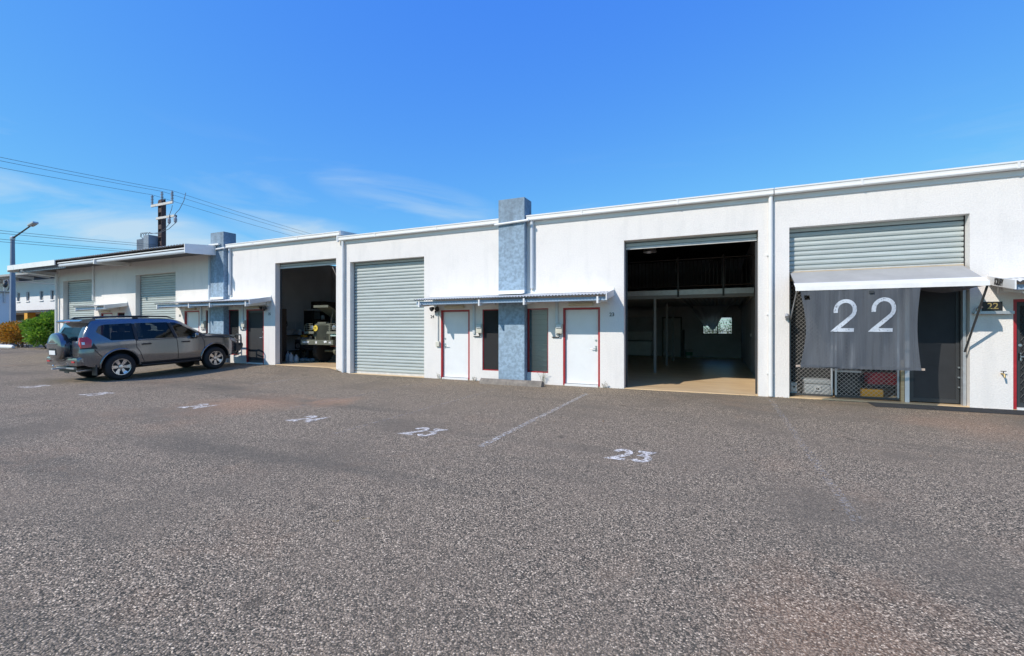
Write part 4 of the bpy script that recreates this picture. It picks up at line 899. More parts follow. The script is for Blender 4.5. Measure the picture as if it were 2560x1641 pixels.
TOPP = [(-2.44, 1.70), (-2.2, 1.775), (-1.8, 1.80), (-1.2, 1.815), (-0.5, 1.815), (0.0, 1.80), (0.25, 1.765), (0.42, 1.70), (0.75, 1.475), (1.02, 1.29), (1.10, 1.255), (1.5, 1.235), (1.9, 1.195), (2.15, 1.14), (2.30, 1.06), (2.36, 0.98)]
BOTP = [(-2.44, 0.55), (-2.2, 0.46), (-1.8, 0.42), (1.8, 0.42), (2.1, 0.47), (2.36, 0.56)]
def rear_shift(z): return lerp_tab([(0.5, 0.03), (0.85, 0.0), (1.12, 0.05), (1.4, 0.18), (1.70, 0.37), (1.8, 0.40)], z)
def top_z(y): return lerp_tab(TOPP, y)
def hw(y, z):
    zt = top_z(y); r_ = 0.14 if zt > 1.45 else 0.10
    f = lerp_tab(PLAN, y)*lerp_tab(SEC, z)
    if z > zt-r_:
        q = min(1.0, (z-(zt-r_))/r_); f *= 1-0.12*(1-math.sqrt(max(0, 1-q*q)))
    return f
def car_loop(y0, nt=26, nc=9):
    zb, zt = lerp_tab(BOTP, y0), top_z(y0); side = []
    fall = max(0.0, 1-(y0+2.44)/0.75)**1.5
    for i in range(nt+1):
        t = i/nt; t = 1-(1-t)**1.35; z = zb+(zt-zb)*t
        y = y0+rear_shift(z)*fall
        side.append((hw(y0, z), y, z))
    w, yt, _ = side[-1]; top = []
    for k in range(1, nc):
        x = w*(1-2*k/nc); top.append((x, yt, zt+0.035*(1-(x/w)**2)))
    return side+top+[(-x, y, z) for x, y, z in reversed(side)]
def car_body_mesh():
    ys = [-2.44+4.80*i/84 for i in range(85)]
    loops = [car_loop(y) for y in ys]; n = len(loops[0]); mb = MB()
    for l in loops: mb.v += l
    for i in range(len(ys)-1):
        for k in range(n): mb.f.append((i*n+k, i*n+(k+1) % n, (i+1)*n+(k+1) % n, (i+1)*n+k))
    for base in (0, (len(ys)-1)*n):
        h = 27
        for k in range(h-1): mb.f.append((base+k, base+k+1, base+n-2-k, base+n-1-k))
        mb.f.append(tuple(base+k for k in range(h-1, n-h+1)))
    return mb
car = thing('parked_car', 'grey four-wheel drive with spare wheel on its tailgate parked nose to the wall', 'car', (-17.10, -3.0, 0.0))
CY = -3.0
zr, zf = ground_h(-16.3, -4.4), ground_h(-16.3, -1.6)
car.location = (-17.10, CY, (zr+zf)/2+0.004); car.rotation_euler = (math.atan2(zf-zr, 2.79), 0, R(0.0))
def squash(p): return (p[0], p[1] if p[1] > -1.9 else -1.9+(p[1]+1.9)*0.78, p[2])
def cpart(name, mb, m, parent=None, smooth=None, label=None):
    mb.v = [squash(p) for p in mb.v]
    o = part(name, mb, m, parent or car, smooth, local=True, label=label); return o
body = cpart('body', car_body_mesh(), 'car_paint')
body.data.materials.append(M['cabin'])
SIDE_WIN = [[(-2.06, 1.16), (-2.14, 1.34), (-1.98, 1.60), (-1.02, 1.655), (-1.0, 1.15), (-1.72, 1.15)],
            [(-0.93, 1.15), (-0.94, 1.655), (-0.03, 1.66), (0.10, 1.15)],
            [(0.20, 1.15), (0.06, 1.655), (0.20, 1.645), (0.34, 1.60), (0.93, 1.22), (0.90, 1.16)]]
SIDE_WIN[0] = [(-1.60, 1.185), (-1.93, 1.44), (-1.84, 1.605), (-1.70, 1.65), (-1.02, 1.675), (-1.0, 1.18)]
SIDE_WIN[1] = [(-0.93, 1.18), (-0.94, 1.675), (-0.03, 1.68), (0.10, 1.18)]
SIDE_WIN[2] = [(0.20, 1.18), (0.06, 1.675), (0.20, 1.665), (0.34, 1.61), (0.93, 1.24), (0.90, 1.19)]
def cutter(mb):
    mb.v = [squash(p) for p in mb.v]
    o = bpy.data.objects.new('cutter', mb.mesh('cutter')); o.data.materials.append(M['cabin']); C.objects.link(o); o.parent = car; return o
def boolean_cut(obj, mbs):
    for mb in mbs:
        c_ = cutter(mb); md_ = obj.modifiers.new('cut', 'BOOLEAN'); md_.object = c_; md_.operation = 'DIFFERENCE'; md_.solver = 'EXACT'
        try: md_.material_mode = 'TRANSFER'
        except Exception: pass
        bpy.context.view_layer.update()
        me = bpy.data.meshes.new_from_object(obj.evaluated_get(bpy.context.evaluated_depsgraph_get()))
        obj.modifiers.clear(); obj.data = me; bpy.data.objects.remove(c_)
    for p in obj.data.polygons: p.use_smooth = True
    obj.data.set_sharp_from_angle(angle=R(32))
cuts = [MB().lathe([(0.475, 0.58*s), (0.475, 1.3*s)], 'x', 36, (0, y, 0.42)) for y in (-1.395, 1.395) for s in (1, -1)]
cav = MB().prism([(-2.02, 1.02), (-1.88, 1.66), (0.18, 1.68), (0.86, 1.24), (0.86, 1.02)], 'x', -0.66, 0.66)
cuts.append(cav)
for w_ in SIDE_WIN: cuts.append(MB().prism(w_, 'x', -1.2, 1.2))
cuts.append(MB().prism([(-0.58, 1.20), (-0.50, 1.58), (0.50, 1.58), (0.58, 1.20)], 'y', -2.8, -1.8))
cuts.append(MB().prism([(-0.60, 0.45), (-0.66, 0.96), (0.66, 0.96), (0.60, 0.45)], 'z', 1.26, 2.2))
boolean_cut(body, cuts)
def patch(poly, off, side=1, th=None, step=0.09):
    """2-D outline in the side view, laid on the flank of the body"""
    bm = bmesh.new(); vs_ = [bm.verts.new((0, p[0], p[1])) for p in poly]; bm.faces.new(vs_)
    for _ in range(6):
        es = [e for e in bm.edges if e.calc_length() > step]
        if not es: break
        bmesh.ops.triangulate(bm, faces=bm.faces); es = [e for e in bm.edges if e.calc_length() > step]
        bmesh.ops.subdivide_edges(bm, edges=es, cuts=1)
    bmesh.ops.triangulate(bm, faces=bm.faces)
    if th:
        g = bmesh.ops.extrude_face_region(bm, geom=list(bm.faces)); ex = [e for e in g['geom'] if isinstance(e, bmesh.types.BMVert)]
        for v in bm.verts: v.co.x = hw(v.co.y, v.co.z)+off-th
        for v in ex: v.co.x += th
    else:
        for v in bm.verts: v.co.x = hw(v.co.y, v.co.z)+off
    if side < 0:
        for v in bm.verts: v.co.x *= -1
    return MB().bm(bm)
for side in (1, -1):
    for w_, m_ in zip(SIDE_WIN, ('privacy_glass', 'privacy_glass', 'car_glass')):
        cpart('side_window', patch(w_, -0.012, side), m_, smooth=60)
    # black pillars and window trims
    cpart('pillar_trim', patch([(-1.005, 1.155), (-1.02, 1.66), (-0.945, 1.66), (-0.925, 1.155)], 0.003, side), 'black', smooth=60)
    cpart('pillar_trim', patch([(0.105, 1.155), (-0.03, 1.66), (0.06, 1.66), (0.195, 1.155)], 0.003, side), 'black', smooth=60)
    cpart('tail_light', patch([(-2.43, 1.12), (-2.40, 1.30), (-2.20, 1.315), (-2.10, 1.22), (-2.13, 1.02), (-2.40, 1.0)], 0.018, side, 0.03), 'tail_red', smooth=30)
    cpart('tail_light_band', patch([(-2.42, 0.975), (-2.41, 0.997), (-2.13, 1.015), (-2.05, 1.13), (-1.95, 0.965)], 0.010, side, 0.02), 'black', smooth=30)
    cpart('reverse_lens', patch([(-2.425, 1.10), (-2.415, 1.17), (-2.30, 1.17), (-2.30, 1.10)], 0.022, side, 0.02), 'lens', smooth=30)
    cpart('headlight', patch([(1.98, 1.00), (2.0, 1.065), (2.30, 1.02), (2.35, 0.90), (2.20, 0.90)], 0.012, side, 0.03), 'lens', smooth=30)
    def seam(pts, r_=0.0085):
        fine = []
        for p, q in zip(pts, pts[1:]):
            m_ = max(1, int(math.hypot(q[0]-p[0], q[1]-p[1])/0.08)); fine += [(p[0]+(q[0]-p[0])*i/m_, p[1]+(q[1]-p[1])*i/m_) for i in range(m_)]
        fine.append(pts[-1]); return MB().tube([(side*(hw(y, z)+0.001), y, z) for y, z in fine], r_, 5)
    for pts in ([(-0.98, 1.16), (-0.985, 0.95), (-0.90, 0.80), (-0.84, 0.60), (-0.78, 0.47)], [(0.15, 1.15), (0.17, 0.80), (0.17, 0.46)], [(0.93, 1.20), (1.02, 1.0), (1.0, 0.70), (0.93, 0.46)], [(-0.98, 1.15), (0.93, 1.17)], [(1.0, 1.14), (1.6, 1.115), (2.0, 1.07)], [(-2.05, 0.96), (-1.93, 0.82), (-1.85, 0.74)]):
        cpart('panel_seam', seam(pts), 'black')
    cpart('sill_trim', patch([(-0.9, 0.425), (-0.9, 0.475), (0.93, 0.475), (0.93, 0.425)], 0.008, side, 0.02), 'black')
    for y in (-0.72, 0.42):
        h_ = MB().cbox(-0.018, 0.018, -0.12, 0.12, -0.022, 0.022, 0.010); x = side*(hw(y, 1.03)+0.022); h_.rot(Matrix.Translation((x, y, 1.03)))
        cpart('door_handle', h_, 'black', smooth=40)
    # flared arches
    for y in (-1.395, 1.395):
        pts = []
        for k in range(21):
            a = R(-12+204*k/20); yy, zz = y+0.495*math.cos(a), 0.42+0.495*math.sin(a)
            pts.append((side*(hw(yy, max(zz, 0.43))+0.004), yy, max(zz, 0.40)))
        cpart('arch_flare', MB().tube(pts, 0.028, 8), 'car_paint', smooth=60)
    for y in (-2.0, 0.83):
        x = side*0.80; cpart('mud_flap', MB().cbox(min(x-0.13, x+0.13), max(x-0.13, x+0.13), y-0.012, y+0.012, 0.20, 0.50, 0.006), 'black' if y > 0 else 'dark')
    st = MB().cbox(min(side*0.80, side*0.985), max(side*0.80, side*0.985), -0.88, 0.83, 0.355, 0.405, 0.018); cpart('side_step', st, 'black')
    rail = MB().tube([(side*0.60, -1.95, 1.80), (side*0.605, -1.82, 1.862), (side*0.615, -1.2, 1.885), (side*0.615, -0.5, 1.885), (side*0.61, 0.05, 1.865), (side*0.60, 0.26, 1.79)], [0.016, 0.024, 0.024, 0.024, 0.024, 0.012], 8); ro = cpart('roof_rail', rail, 'black', smooth=50)
    for y in (-0.85,): cpart('rail_foot', MB().cbox(side*0.615-0.025, side*0.615+0.025, y-0.07, y+0.07, 1.80, 1.88, 0.01), 'black', ro)
    mir = MB().ball((0, 0, 0), 0.1, (1.15, 0.75, 0.85), 3).rot(Matrix.Translation((side*1.05, 0.70, 1.23))); mo = cpart('wing_mirror', mir, 'car_paint', smooth=70)
    cpart('mirror_arm', MB().tube([(side*0.86, 0.74, 1.17), (side*1.0, 0.70, 1.17)], [0.04, 0.05], 8), 'black', mo, smooth=60); cpart('mirror_glass', MB().cbox(side*1.05-0.085, side*1.05+0.085, 0.615, 0.635, 1.165, 1.295, 0.008), 'chrome', mo)
cpart('windscreen', MB().add([(x, y, top_z(y)+0.035*(1-(x/0.7)**2)-0.012) for y in (0.45, 0.7, 0.96) for x in (-0.66, -0.33, 0, 0.33, 0.66)], [(i*5+j, i*5+j+1, i*5+j+6, i*5+j+5) for i in range(2) for j in range(4)]), 'car_glass', smooth=60)
def rear_y(z): return -2.44+rear_shift(z)
cpart('rear_window', MB().add([(x*(0.58-0.08*(z-1.2)/0.38), rear_y(z)+0.014, z) for z in (1.20, 1.40, 1.58) for x in (-1, -0.5, 0, 0.5, 1)], [(i*5+j, i*5+j+1, i*5+j+6, i*5+j+5) for i in range(2) for j in range(4)]), 'privacy_glass', smooth=60)
cpart('roof_spoiler', MB().prism([(-2.30, 1.735), (-2.31, 1.76), (-2.20, 1.80), (-1.85, 1.838), (-1.85, 1.79), (-2.06, 1.70)], 'x', -0.66, 0.66), 'car_paint')
cpart('spoiler_lamp', MB().box(-0.16, 0.16, -2.318, -2.307, 1.738, 1.755), 'tail_red')
cpart('rear_bumper', MB().cbox(-0.87, 0.87, -2.54, -2.30, 0.50, 0.74, 0.05), 'car_paint', smooth=50)
cpart('bumper_step', MB().cbox(-0.62, 0.62, -2.55, -2.38, 0.715, 0.755, 0.012), 'dark', smooth=50)
for s in (1, -1): cpart('reflector', MB().box(s*0.70-0.08, s*0.70+0.08, -2.562, -2.548, 0.60, 0.645), 'tail_red')
sw = cpart('spare_wheel', MB().lathe([(0.385, -2.42), (0.405, -2.45), (0.41, -2.62), (0.395, -2.68), (0.345, -2.72), (0.20, -2.735), (0.02, -2.738)], 'y', 40, (-0.05, 0, 1.03)), 'car_paint', smooth=40)
cpart('plate_recess', MB().box(-0.25, 0.15, -2.744, -2.730, 0.82, 1.0), 'black', sw); cpart('blank_plate', MB().box(-0.22, 0.12, -2.752, -2.7445, 0.825, 0.945), 'plate', sw); cpart('cover_ridge', MB().cbox(-0.32, 0.22, -2.748, -2.725, 1.11, 1.15, 0.008), 'car_paint', sw)
tw = cpart('tow_bar', MB().box(-0.50, 0.50, -2.44, -2.36, 0.40, 0.46).box(-0.04, 0.04, -2.80, -2.44, 0.41, 0.45), 'galv'); cpart('tow_ball', MB().lathe([(0.015, 0.45), (0.015, 0.49), (0.026, 0.50), (0.026, 0.53), (0.01, 0.545)], 'z', 12, (0, -2.76, 0)), 'chrome', tw, smooth=60)
cpart('exhaust', MB().tube([(0.62, -2.0, 0.36), (0.62, -2.42, 0.35)], 0.032, 10), 'steel', smooth=60)
cpart('underbody', MB().box(-0.62, 0.62, -2.3, 2.1, 0.30, 0.44), 'black')
cpart('rear_axle', MB().tube([(-0.75, -1.395, 0.385), (0.75, -1.395, 0.385)], 0.06, 10).ball((0.0, -1.395, 0.385), 0.16), 'black')
for (x, y) in ((0.36, 0.05), (-0.36, 0.05), (0.36, -0.85), (-0.36, -0.85)):
    s_ = MB().cbox(x-0.24, x+0.24, y-0.10, y+0.08, 0.9, 1.40, 0.05); so = cpart('seat', s_, 'cabin', smooth=50); cpart('head_rest', MB().cbox(x-0.13, x+0.13, y-0.11, y-0.02, 1.42, 1.60, 0.035), 'cabin', so, smooth=50)
cpart('steering_wheel', MB().tube([(0.36+0.18*math.cos(R(a)), 0.48+0.06*math.sin(R(a)), 1.12+0.17*math.sin(R(a))) for a in range(0, 361, 24)], 0.014, 6), 'cabin')
bb = cpart('bull_bar', MB().prism([(2.20, 0.60), (2.20, 0.84), (2.44, 0.86), (2.47, 0.80), (2.44, 0.68), (2.34, 0.56)], 'x', -0.86, 0.86), 'dark', smooth=40)
for s in (1, -1):
    cpart('hoop', MB().tube([(s*0.36, 2.50, 0.78), (s*0.36, 2.52, 1.12), (s*0.48, 2.50, 1.17), (s*0.80, 2.42, 1.15), (s*0.90, 2.36, 1.05), (s*0.90, 2.36, 0.78)], 0.03, 10), 'dark', bb, smooth=60)
    cpart('inner_hoop', MB().tube([(s*0.86, 2.40, 0.95), (s*0.40, 2.50, 0.97)], 0.022, 8), 'dark', bb, smooth=60)
cpart('top_tube', MB().tube([(-0.36, 2.52, 1.12), (0.36, 2.52, 1.12)], 0.03, 10), 'dark', bb, smooth=60)
cpart('grille', MB().box(-0.55, 0.55, 2.352, 2.372, 0.70, 0.95), 'black')
# wheels
def wheel(x, y, s):
    w0 = cpart('wheel', MB().lathe([(0.235, 0.10), (0.25, 0.132), (0.335, 0.138), (0.372, 0.120), (0.387, 0.095), (0.390, 0.0), (0.387, -0.095), (0.372, -0.12), (0.335, -0.13), (0.235, -0.11)], 'x', 48), 'tyre', smooth=35)
    w0.location = (x, y, 0.388); w0.rotation_euler = (R(17*x+31*y), 0, 0 if s > 0 else math.pi)
    def sub(n, mb, m, sm=None):
        o = part(n, mb, m, w0, sm, local=True); return o
    sub('rim', MB().lathe([(0.238, 0.134), (0.222, 0.130), (0.215, 0.09), (0.20, 0.045), (0.02, 0.045)], 'x', 36, cap=False), 'dark', 40); sub('rim_edge', MB().lathe([(0.226, 0.137), (0.240, 0.140), (0.240, 0.128), (0.226, 0.125)], 'x', 40, cap=False), 'alloy', 40)
    sp_ = MB()
    for k in range(6):
        a = R(60*k)
        for (yy0, yy1, r0, r1) in ((-0.036, 0.036, 0.05, 0.228),):
            pts = [(-0.030, r0), (0.030, r0), (0.050, r1*0.72), (0.062, r1), (-0.062, r1), (-0.034, r1*0.72)]
            m4 = Matrix.Rotation(a, 4, 'X'); v_ = [m4 @ Vector((0.112 if i in (2, 5) else (0.098 if i < 2 else 0.130), p[0], p[1])) for i, p in enumerate(pts)]; v2 = [m4 @ Vector((0.060, p[0], p[1])) for p in pts]
            sp_.add(v_+v2, [tuple(range(6))]+[(i, (i+1) % 6, 6+(i+1) % 6, 6+i) for i in range(6)])
    sub('spokes', sp_, 'alloy'); sub('hub_cap', MB().lathe([(0.062, 0.09), (0.06, 0.112), (0.03, 0.118), (0.005, 0.119)], 'x', 18), 'alloy', 40)
    sub('wheel_nuts', MB().add([], []) if False else [m for m in [MB()]][0].lathe([(0.01, 0.10), (0.01, 0.118)], 'x', 6, (0, 0.075, 0)).lathe([(0.01, 0.10), (0.01, 0.118)], 'x', 6, (0, -0.075, 0)).lathe([(0.01, 0.10), (0.01, 0.118)], 'x', 6, (0, 0.037, 0.065)).lathe([(0.01, 0.10), (0.01, 0.118)], 'x', 6, (0, -0.037, 0.065)).lathe([(0.01, 0.10), (0.01, 0.118)], 'x', 6, (0, 0.037, -0.065)).lathe([(0.01, 0.10), (0.01, 0.118)], 'x', 6, (0, -0.037, -0.065)), 'dark')
for (x, y, s) in ((0.81, -1.395, 1), (0.81, 1.395, 1), (-0.81, -1.395, -1), (-0.81, 1.395, -1)): wheel(x, y, s)

# ------------------------------------------------------------------ old army truck in the open unit
M['olive'] = mat('faded_olive_paint', (0.135, 0.142, 0.105), 0.65, noise=0.25, nscale=5); M['olive_dark'] = mat('dark_olive_paint', (0.035, 0.038, 0.030), 0.7, noise=0.2, nscale=5)
FZ = 0.18
jp = thing('army_truck', 'old olive army truck with its bonnet raised inside the open unit', 'truck', (-13.95, 1.6, FZ))
bm_ = part('front_bumper', MB().cbox(-14.80, -13.12, 0.78, 0.88, 0.91, 1.10, 0.008), 'olive', jp)
part('bumper_lettering', text_mb('A-06 E-07', 0.10, WALL_TEXT(-14.52, 0.776, 1.005), sx_=0.85, bold=0.004), 'white', bm_); part('bumper_lettering', text_mb('A-2', 0.10, WALL_TEXT(-13.27, 0.776, 1.005), sx_=0.85, bold=0.004), 'white', bm_)
star = [(0.075*(1 if k % 2 == 0 else 0.40)*math.sin(R(36*k)), 0.075*(1 if k % 2 == 0 else 0.40)*math.cos(R(36*k))) for k in range(10)]
part('star', MB().prism([(-13.97+p[0], 1.005+p[1]) for p in star], 'y', 0.770, 0.777), 'white', bm_)
part('chipped_patch', MB().prism([(-13.58, 1.05), (-13.50, 1.07), (-13.42, 1.05), (-13.45, 0.99), (-13.50, 1.01), (-13.55, 0.97)], 'y', 0.771, 0.777), 'white', bm_)
gf = part('grille_shell', MB().box(-14.40, -14.34, 1.10, 1.20, 1.10, 1.70).box(-13.66, -13.60, 1.10, 1.20, 1.10, 1.70).box(-14.34, -13.66, 1.10, 1.20, 1.66, 1.72), 'olive', jp)
for k in range(12): part('grille_bar', MB().box(-14.322+k*0.0575, -14.305+k*0.0575, 1.09, 1.12, 1.11, 1.66), 'olive', gf)
part('radiator', MB().box(-14.34, -13.66, 1.19, 1.25, 1.10, 1.66), 'black', jp); part('radiator_tank', MB().cbox(-14.24, -13.80, 1.08, 1.26, 1.70, 1.78, 0.015), 'olive', jp)
part('body_tub', MB().box(-14.42, -13.58, 1.26, 2.2, 0.95, 1.40).box(-14.72, -13.28, 2.2, 4.6, 0.85, 1.75), 'olive_dark', jp)
part('raised_bonnet', MB().prism([(2.15, 1.86), (1.05, 2.40), (1.05, 2.425), (2.15, 1.885)], 'x', -14.38, -13.62).prism([(1.05, 2.34), (1.02, 2.34), (1.02, 2.43), (1.05, 2.43)], 'x', -14.38, -13.62), 'olive', jp)
part('bonnet_stay', MB().tube([(-13.66, 1.2, 1.72), (-13.64, 1.3, 2.28)], 0.008, 6), 'olive', jp)
ws_ = part('windscreen_frame', MB().box(-14.70, -14.64, 2.3, 2.34, 1.75, 2.25).box(-13.36, -13.30, 2.3, 2.34, 1.75, 2.25).box(-14.64, -13.36, 2.3, 2.34, 2.19, 2.25), 'olive_dark', jp)
for s in (-1, 1):
    xc = -14.0+s*0.60
    mg = part('mudguard', MB().prism([(0.98, 1.33), (1.0, 1.42), (1.9, 1.42), (2.25, 1.10), (2.22, 1.08), (1.86, 1.385), (1.04, 1.385), (1.02, 1.33)], 'x', xc-0.26, xc+0.26), 'olive', jp)
    part('apron', MB().prism([(xc-s*0.22, 1.14), (xc-s*0.22, 1.38), (xc+s*0.05, 1.38)], 'y', 1.12, 1.135), 'olive', mg)
    hl = part('headlight', MB().lathe([(0.03, 1.30), (0.075, 1.24), (0.095, 1.14), (0.10, 1.10)], 'y', 20, (xc-s*0.02, 0, 1.57), cap=False), 'olive', jp, smooth=40); part('lens', MB().lathe([(0.094, 1.105), (0.06, 1.088), (0.01, 1.082)], 'y', 20, (xc-s*0.02, 0, 1.57)), 'lens', hl, smooth=50)
    gd = part('brush_guard', MB().tube([(xc-s*0.20, 1.0, 1.71), (xc+s*0.14, 1.0, 1.71), (xc+s*0.22, 1.0, 1.66), (xc+s*0.25, 1.0, 1.55), (xc+s*0.25, 1.0, 1.42)], 0.011, 6), 'olive', jp)
    for z in (1.49, 1.57, 1.64): part('guard_bar', MB().tube([(xc-s*0.20, 1.0, z), (xc+s*0.235, 1.0, z)], 0.008, 6), 'olive', gd)
    for x in (-0.06, 0.12): part('guard_bar', MB().tube([(xc+s*x, 1.0, 1.42), (xc+s*x, 1.0, 1.71)], 0.008, 6), 'olive', gd)
    part('tow_hook', MB().tube([(xc-s*0.25+0.05*math.cos(R(a)), 0.86, 1.165+0.06*math.sin(R(a))) for a in range(-60, 241, 30)], 0.014, 6), 'olive_dark', jp)
    ty = part('tyre', MB().lathe([(0.22, -0.10), (0.36, -0.115), (0.44, -0.10), (0.455, -0.06), (0.455, 0.06), (0.44, 0.10), (0.36, 0.115), (0.22, 0.10)], 'x', 36, (xc, 1.72, FZ+0.455)), 'tyre', jp, smooth=35)
    for k in range(30):
        a = R(12*k); lug = MB().box(-0.10, 0.10, -0.022, 0.022, -0.008, 0.012); lug.rot(Matrix.Translation((xc, 1.72, FZ+0.455)) @ Matrix.Rotation(a, 4, 'X') @ Matrix.Translation((0, 0, 0.455)) @ Matrix.Rotation(R(25 if k % 2 else -25), 4, 'Z'))
        part('tread_lug', lug, 'tyre', ty)
    part('wheel_disc', MB().lathe([(0.22, -0.06), (0.10, -0.02), (0.05, -0.02)], 'x', 20, (xc, 1.72, FZ+0.455)), 'olive_dark', ty, smooth=40)
ax = part('front_axle', MB().tube([(-14.55, 1.72, FZ+0.45), (-13.45, 1.72, FZ+0.45)], 0.05, 10), 'olive', jp, smooth=50); part('differential', MB().lathe([(0.03, 1.50), (0.10, 1.53), (0.16, 1.60), (0.17, 1.72), (0.10, 1.9)], 'y', 20, (-13.80, 0, FZ+0.45)), 'olive', ax, smooth=50)
part('leaf_spring', MB().box(-13.50, -13.44, 1.0, 2.4, 0.84, 0.87).box(-13.50, -13.44, 1.2, 2.2, 0.81, 0.838), mat('rusty_spring', (0.16, 0.06, 0.035), 0.85, noise=0.3, nscale=12), jp)
yd = part('yellow_disc', MB().lathe([(0.118, 1.065), (0.118, 1.078)], 'y', 28, (-14.33, 0, 1.545)), mat('yellow_disc_paint', (0.78, 0.58, 0.08), 0.5, noise=0.1, nscale=14), jp)
part('disc_lettering', text_mb('S/9', 0.09, WALL_TEXT(-14.33, 1.061, 1.545), sx_=0.7, bold=0.002), mat('ochre_lettering', (0.30, 0.19, 0.03), 0.6), yd)
gp_ = part('green_plate', MB().box(-13.52, -13.16, 1.04, 1.055, 1.24, 1.41), mat('pale_green_plate', (0.62, 0.76, 0.70), 0.5), jp); part('plate_mark', MB().prism([(-13.42, 1.36), (-13.30, 1.37), (-13.24, 1.33), (-13.25, 1.27), (-13.31, 1.31), (-13.40, 1.29)], 'y', 1.034, 1.041), mat('green_mark', (0.02, 0.30, 0.22), 0.5), gp_)

# clutter left of the truck
M['brown'] = mat('dark_brown_board', (0.085, 0.06, 0.045), 0.8, noise=0.3, nscale=4); M['oil'] = mat('greasy_dark_metal', (0.05, 0.05, 0.052), 0.5, noise=0.4, nscale=7); M['bluegrey'] = mat('blue_grey_cloth', (0.15, 0.19, 0.22), 0.9, noise=0.3, nscale=9)
cb = thing('tall_cupboard', 'tall dark brown cupboard just inside the open truck unit', 'cupboard', (-16.7, 1.4, FZ)); part('carcass', MB().box(-17.0, -16.48, 1.30, 1.52, FZ, 2.35), 'brown', cb); part('door', MB().box(-16.78, -16.49, 1.285, 1.299, FZ+0.1, 2.3), 'brown', cb)
BT = 1.24                                           # height of the bench top along the left wall
wb = thing('workbench', 'cluttered workbench along the left wall of the truck unit', 'workbench', (-17.8, 3.6, FZ)); part('top', MB().box(-18.22, -17.35, 2.0, 5.4, BT-0.05, BT), 'brown', wb)
for (x, y) in ((-17.42, 2.1), (-17.42, 5.3), (-18.1, 2.1), (-18.1, 5.3)): part('leg', MB().box(x-0.04, x+0.04, y-0.04, y+0.04, FZ, BT-0.05), 'brown', wb)
part('low_shelf', MB().box(-18.2, -17.4, 2.1, 5.3, FZ+0.3, FZ+0.33), 'brown', wb)
shf = thing('dark_cabinet', 'black open-fronted cabinet on the workbench behind the army truck', 'cabinet', (-17.9, 4.4, BT)); part('side', MB().box(-18.2, -17.62, 3.88, 3.96, BT, 2.38), 'black', shf); part('side', MB().box(-18.2, -17.62, 4.86, 4.94, BT, 2.38), 'black', shf); part('top', MB().box(-18.21, -17.60, 3.86, 4.96, 2.382, 2.45), 'inner_grey', shf); part('back', MB().box(-18.21, -18.19, 3.97, 4.85, BT, 2.38), 'grey_plastic', shf)
for z in (1.55, 1.95): part('shelf', MB().box(-18.18, -17.65, 3.965, 4.855, z, z+0.025), 'brown', shf)
solo('cardboard_box', MB().cbox(-18.2, -17.6, 4.3, 5.5, 2.455, 2.85, 0.01), 'brown', 'large dark box on top of the black cabinet', 'box')
def jug(x, y, label, h=0.30):
    t = thing('plastic_jug', label, 'jug', (x, y, FZ), 'white plastic jugs on the floor of the truck unit'); part('bottle', MB().lathe([(0.03, 0), (0.085, 0.0), (0.095, 0.02), (0.095, h*0.62), (0.05, h*0.85), (0.028, h*0.9), (0.028, h)], 'z', 16, (x, y, FZ)), 'white_plastic', t, smooth=40)
    part('cap', MB().lathe([(0.032, h), (0.032, h+0.03)], 'z', 12, (x, y, FZ)), 'grey_plastic', t); part('handle', MB().tube([(x+0.06, y, FZ+h*0.6), (x+0.11, y, FZ+h*0.72), (x+0.04, y, FZ+h*0.86)], 0.012, 6), 'white_plastic', t, smooth=60)
jug(-15.95, 1.15, 'tall white plastic jug nearest the left jamb of the truck unit', 0.40); jug(-15.72, 1.10, 'middle white plastic jug on the floor beside the truck', 0.36); jug(-15.56, 1.22, 'shorter white jug nearest the truck tyre', 0.28)
rg = MB()
for k in range(16): rg.ball((-15.35+rnd.uniform(-0.35, 0.40), 1.5+rnd.uniform(-0.15, 0.2), FZ+0.07), rnd.uniform(0.06, 0.11), (1.3, 1, 0.8), 2)
solo('rag_pile', rg, 'bluegrey', 'low pile of blue grey rags on the floor beside the truck tyre', 'rags', smooth=70)
def tin(x, y, z, r_, h, m, label, name='tin'):
    t = thing(name, label, 'tin', (x, y, z), 'tins and bottles in the truck unit'); part('can', MB().lathe([(0.01, 0), (r_, 0), (r_, h), (r_*0.96, h+0.006)], 'z', 16, (x, y, z)), m, t, smooth=40); part('lid', MB().lathe([(r_*0.9, h+0.006), (r_*0.9, h+0.02)], 'z', 16, (x, y, z)), 'steel', t, smooth=40)
tin(-17.5, 3.05, BT, 0.09, 0.22, 'white_plastic', 'white tin on the workbench beside the basin'); tin(-17.55, 3.32, BT, 0.07, 0.16, 'red_plastic', 'red tin in the middle of the workbench'); tin(-17.5, 3.55, BT, 0.09, 0.20, 'yellow_plastic', 'yellow tin on the workbench left of the cabinet'); tin(-17.6, 3.76, BT, 0.07, 0.26, 'grey_plastic', 'grey tin on the workbench nearest the cabinet'); tin(-17.75, 4.6, 1.98, 0.09, 0.17, 'white_plastic', 'white tin on the top shelf of the black cabinet'); tin(-17.5, 5.1, BT, 0.10, 0.30, 'white_plastic', 'large white tub at the far end of the workbench')
bsn = thing('wash_basin', 'pale basin at the near end of the workbench', 'basin', (-17.7, 2.6, BT)); part('bowl', MB().lathe([(0.05, 0), (0.20, 0.0), (0.30, 0.22), (0.32, 0.24), (0.30, 0.24), (0.19, 0.03), (0.02, 0.025)], 'z', 24, (-17.68, 2.55, BT)), 'white_plastic', bsn, smooth=40); part('pipe', MB().tube([(-17.98, 2.6, BT), (-17.98, 2.6, BT+0.5), (-17.85, 2.58, BT+0.56), (-17.76, 2.56, BT+0.46)], 0.018, 6), 'steel', bsn)
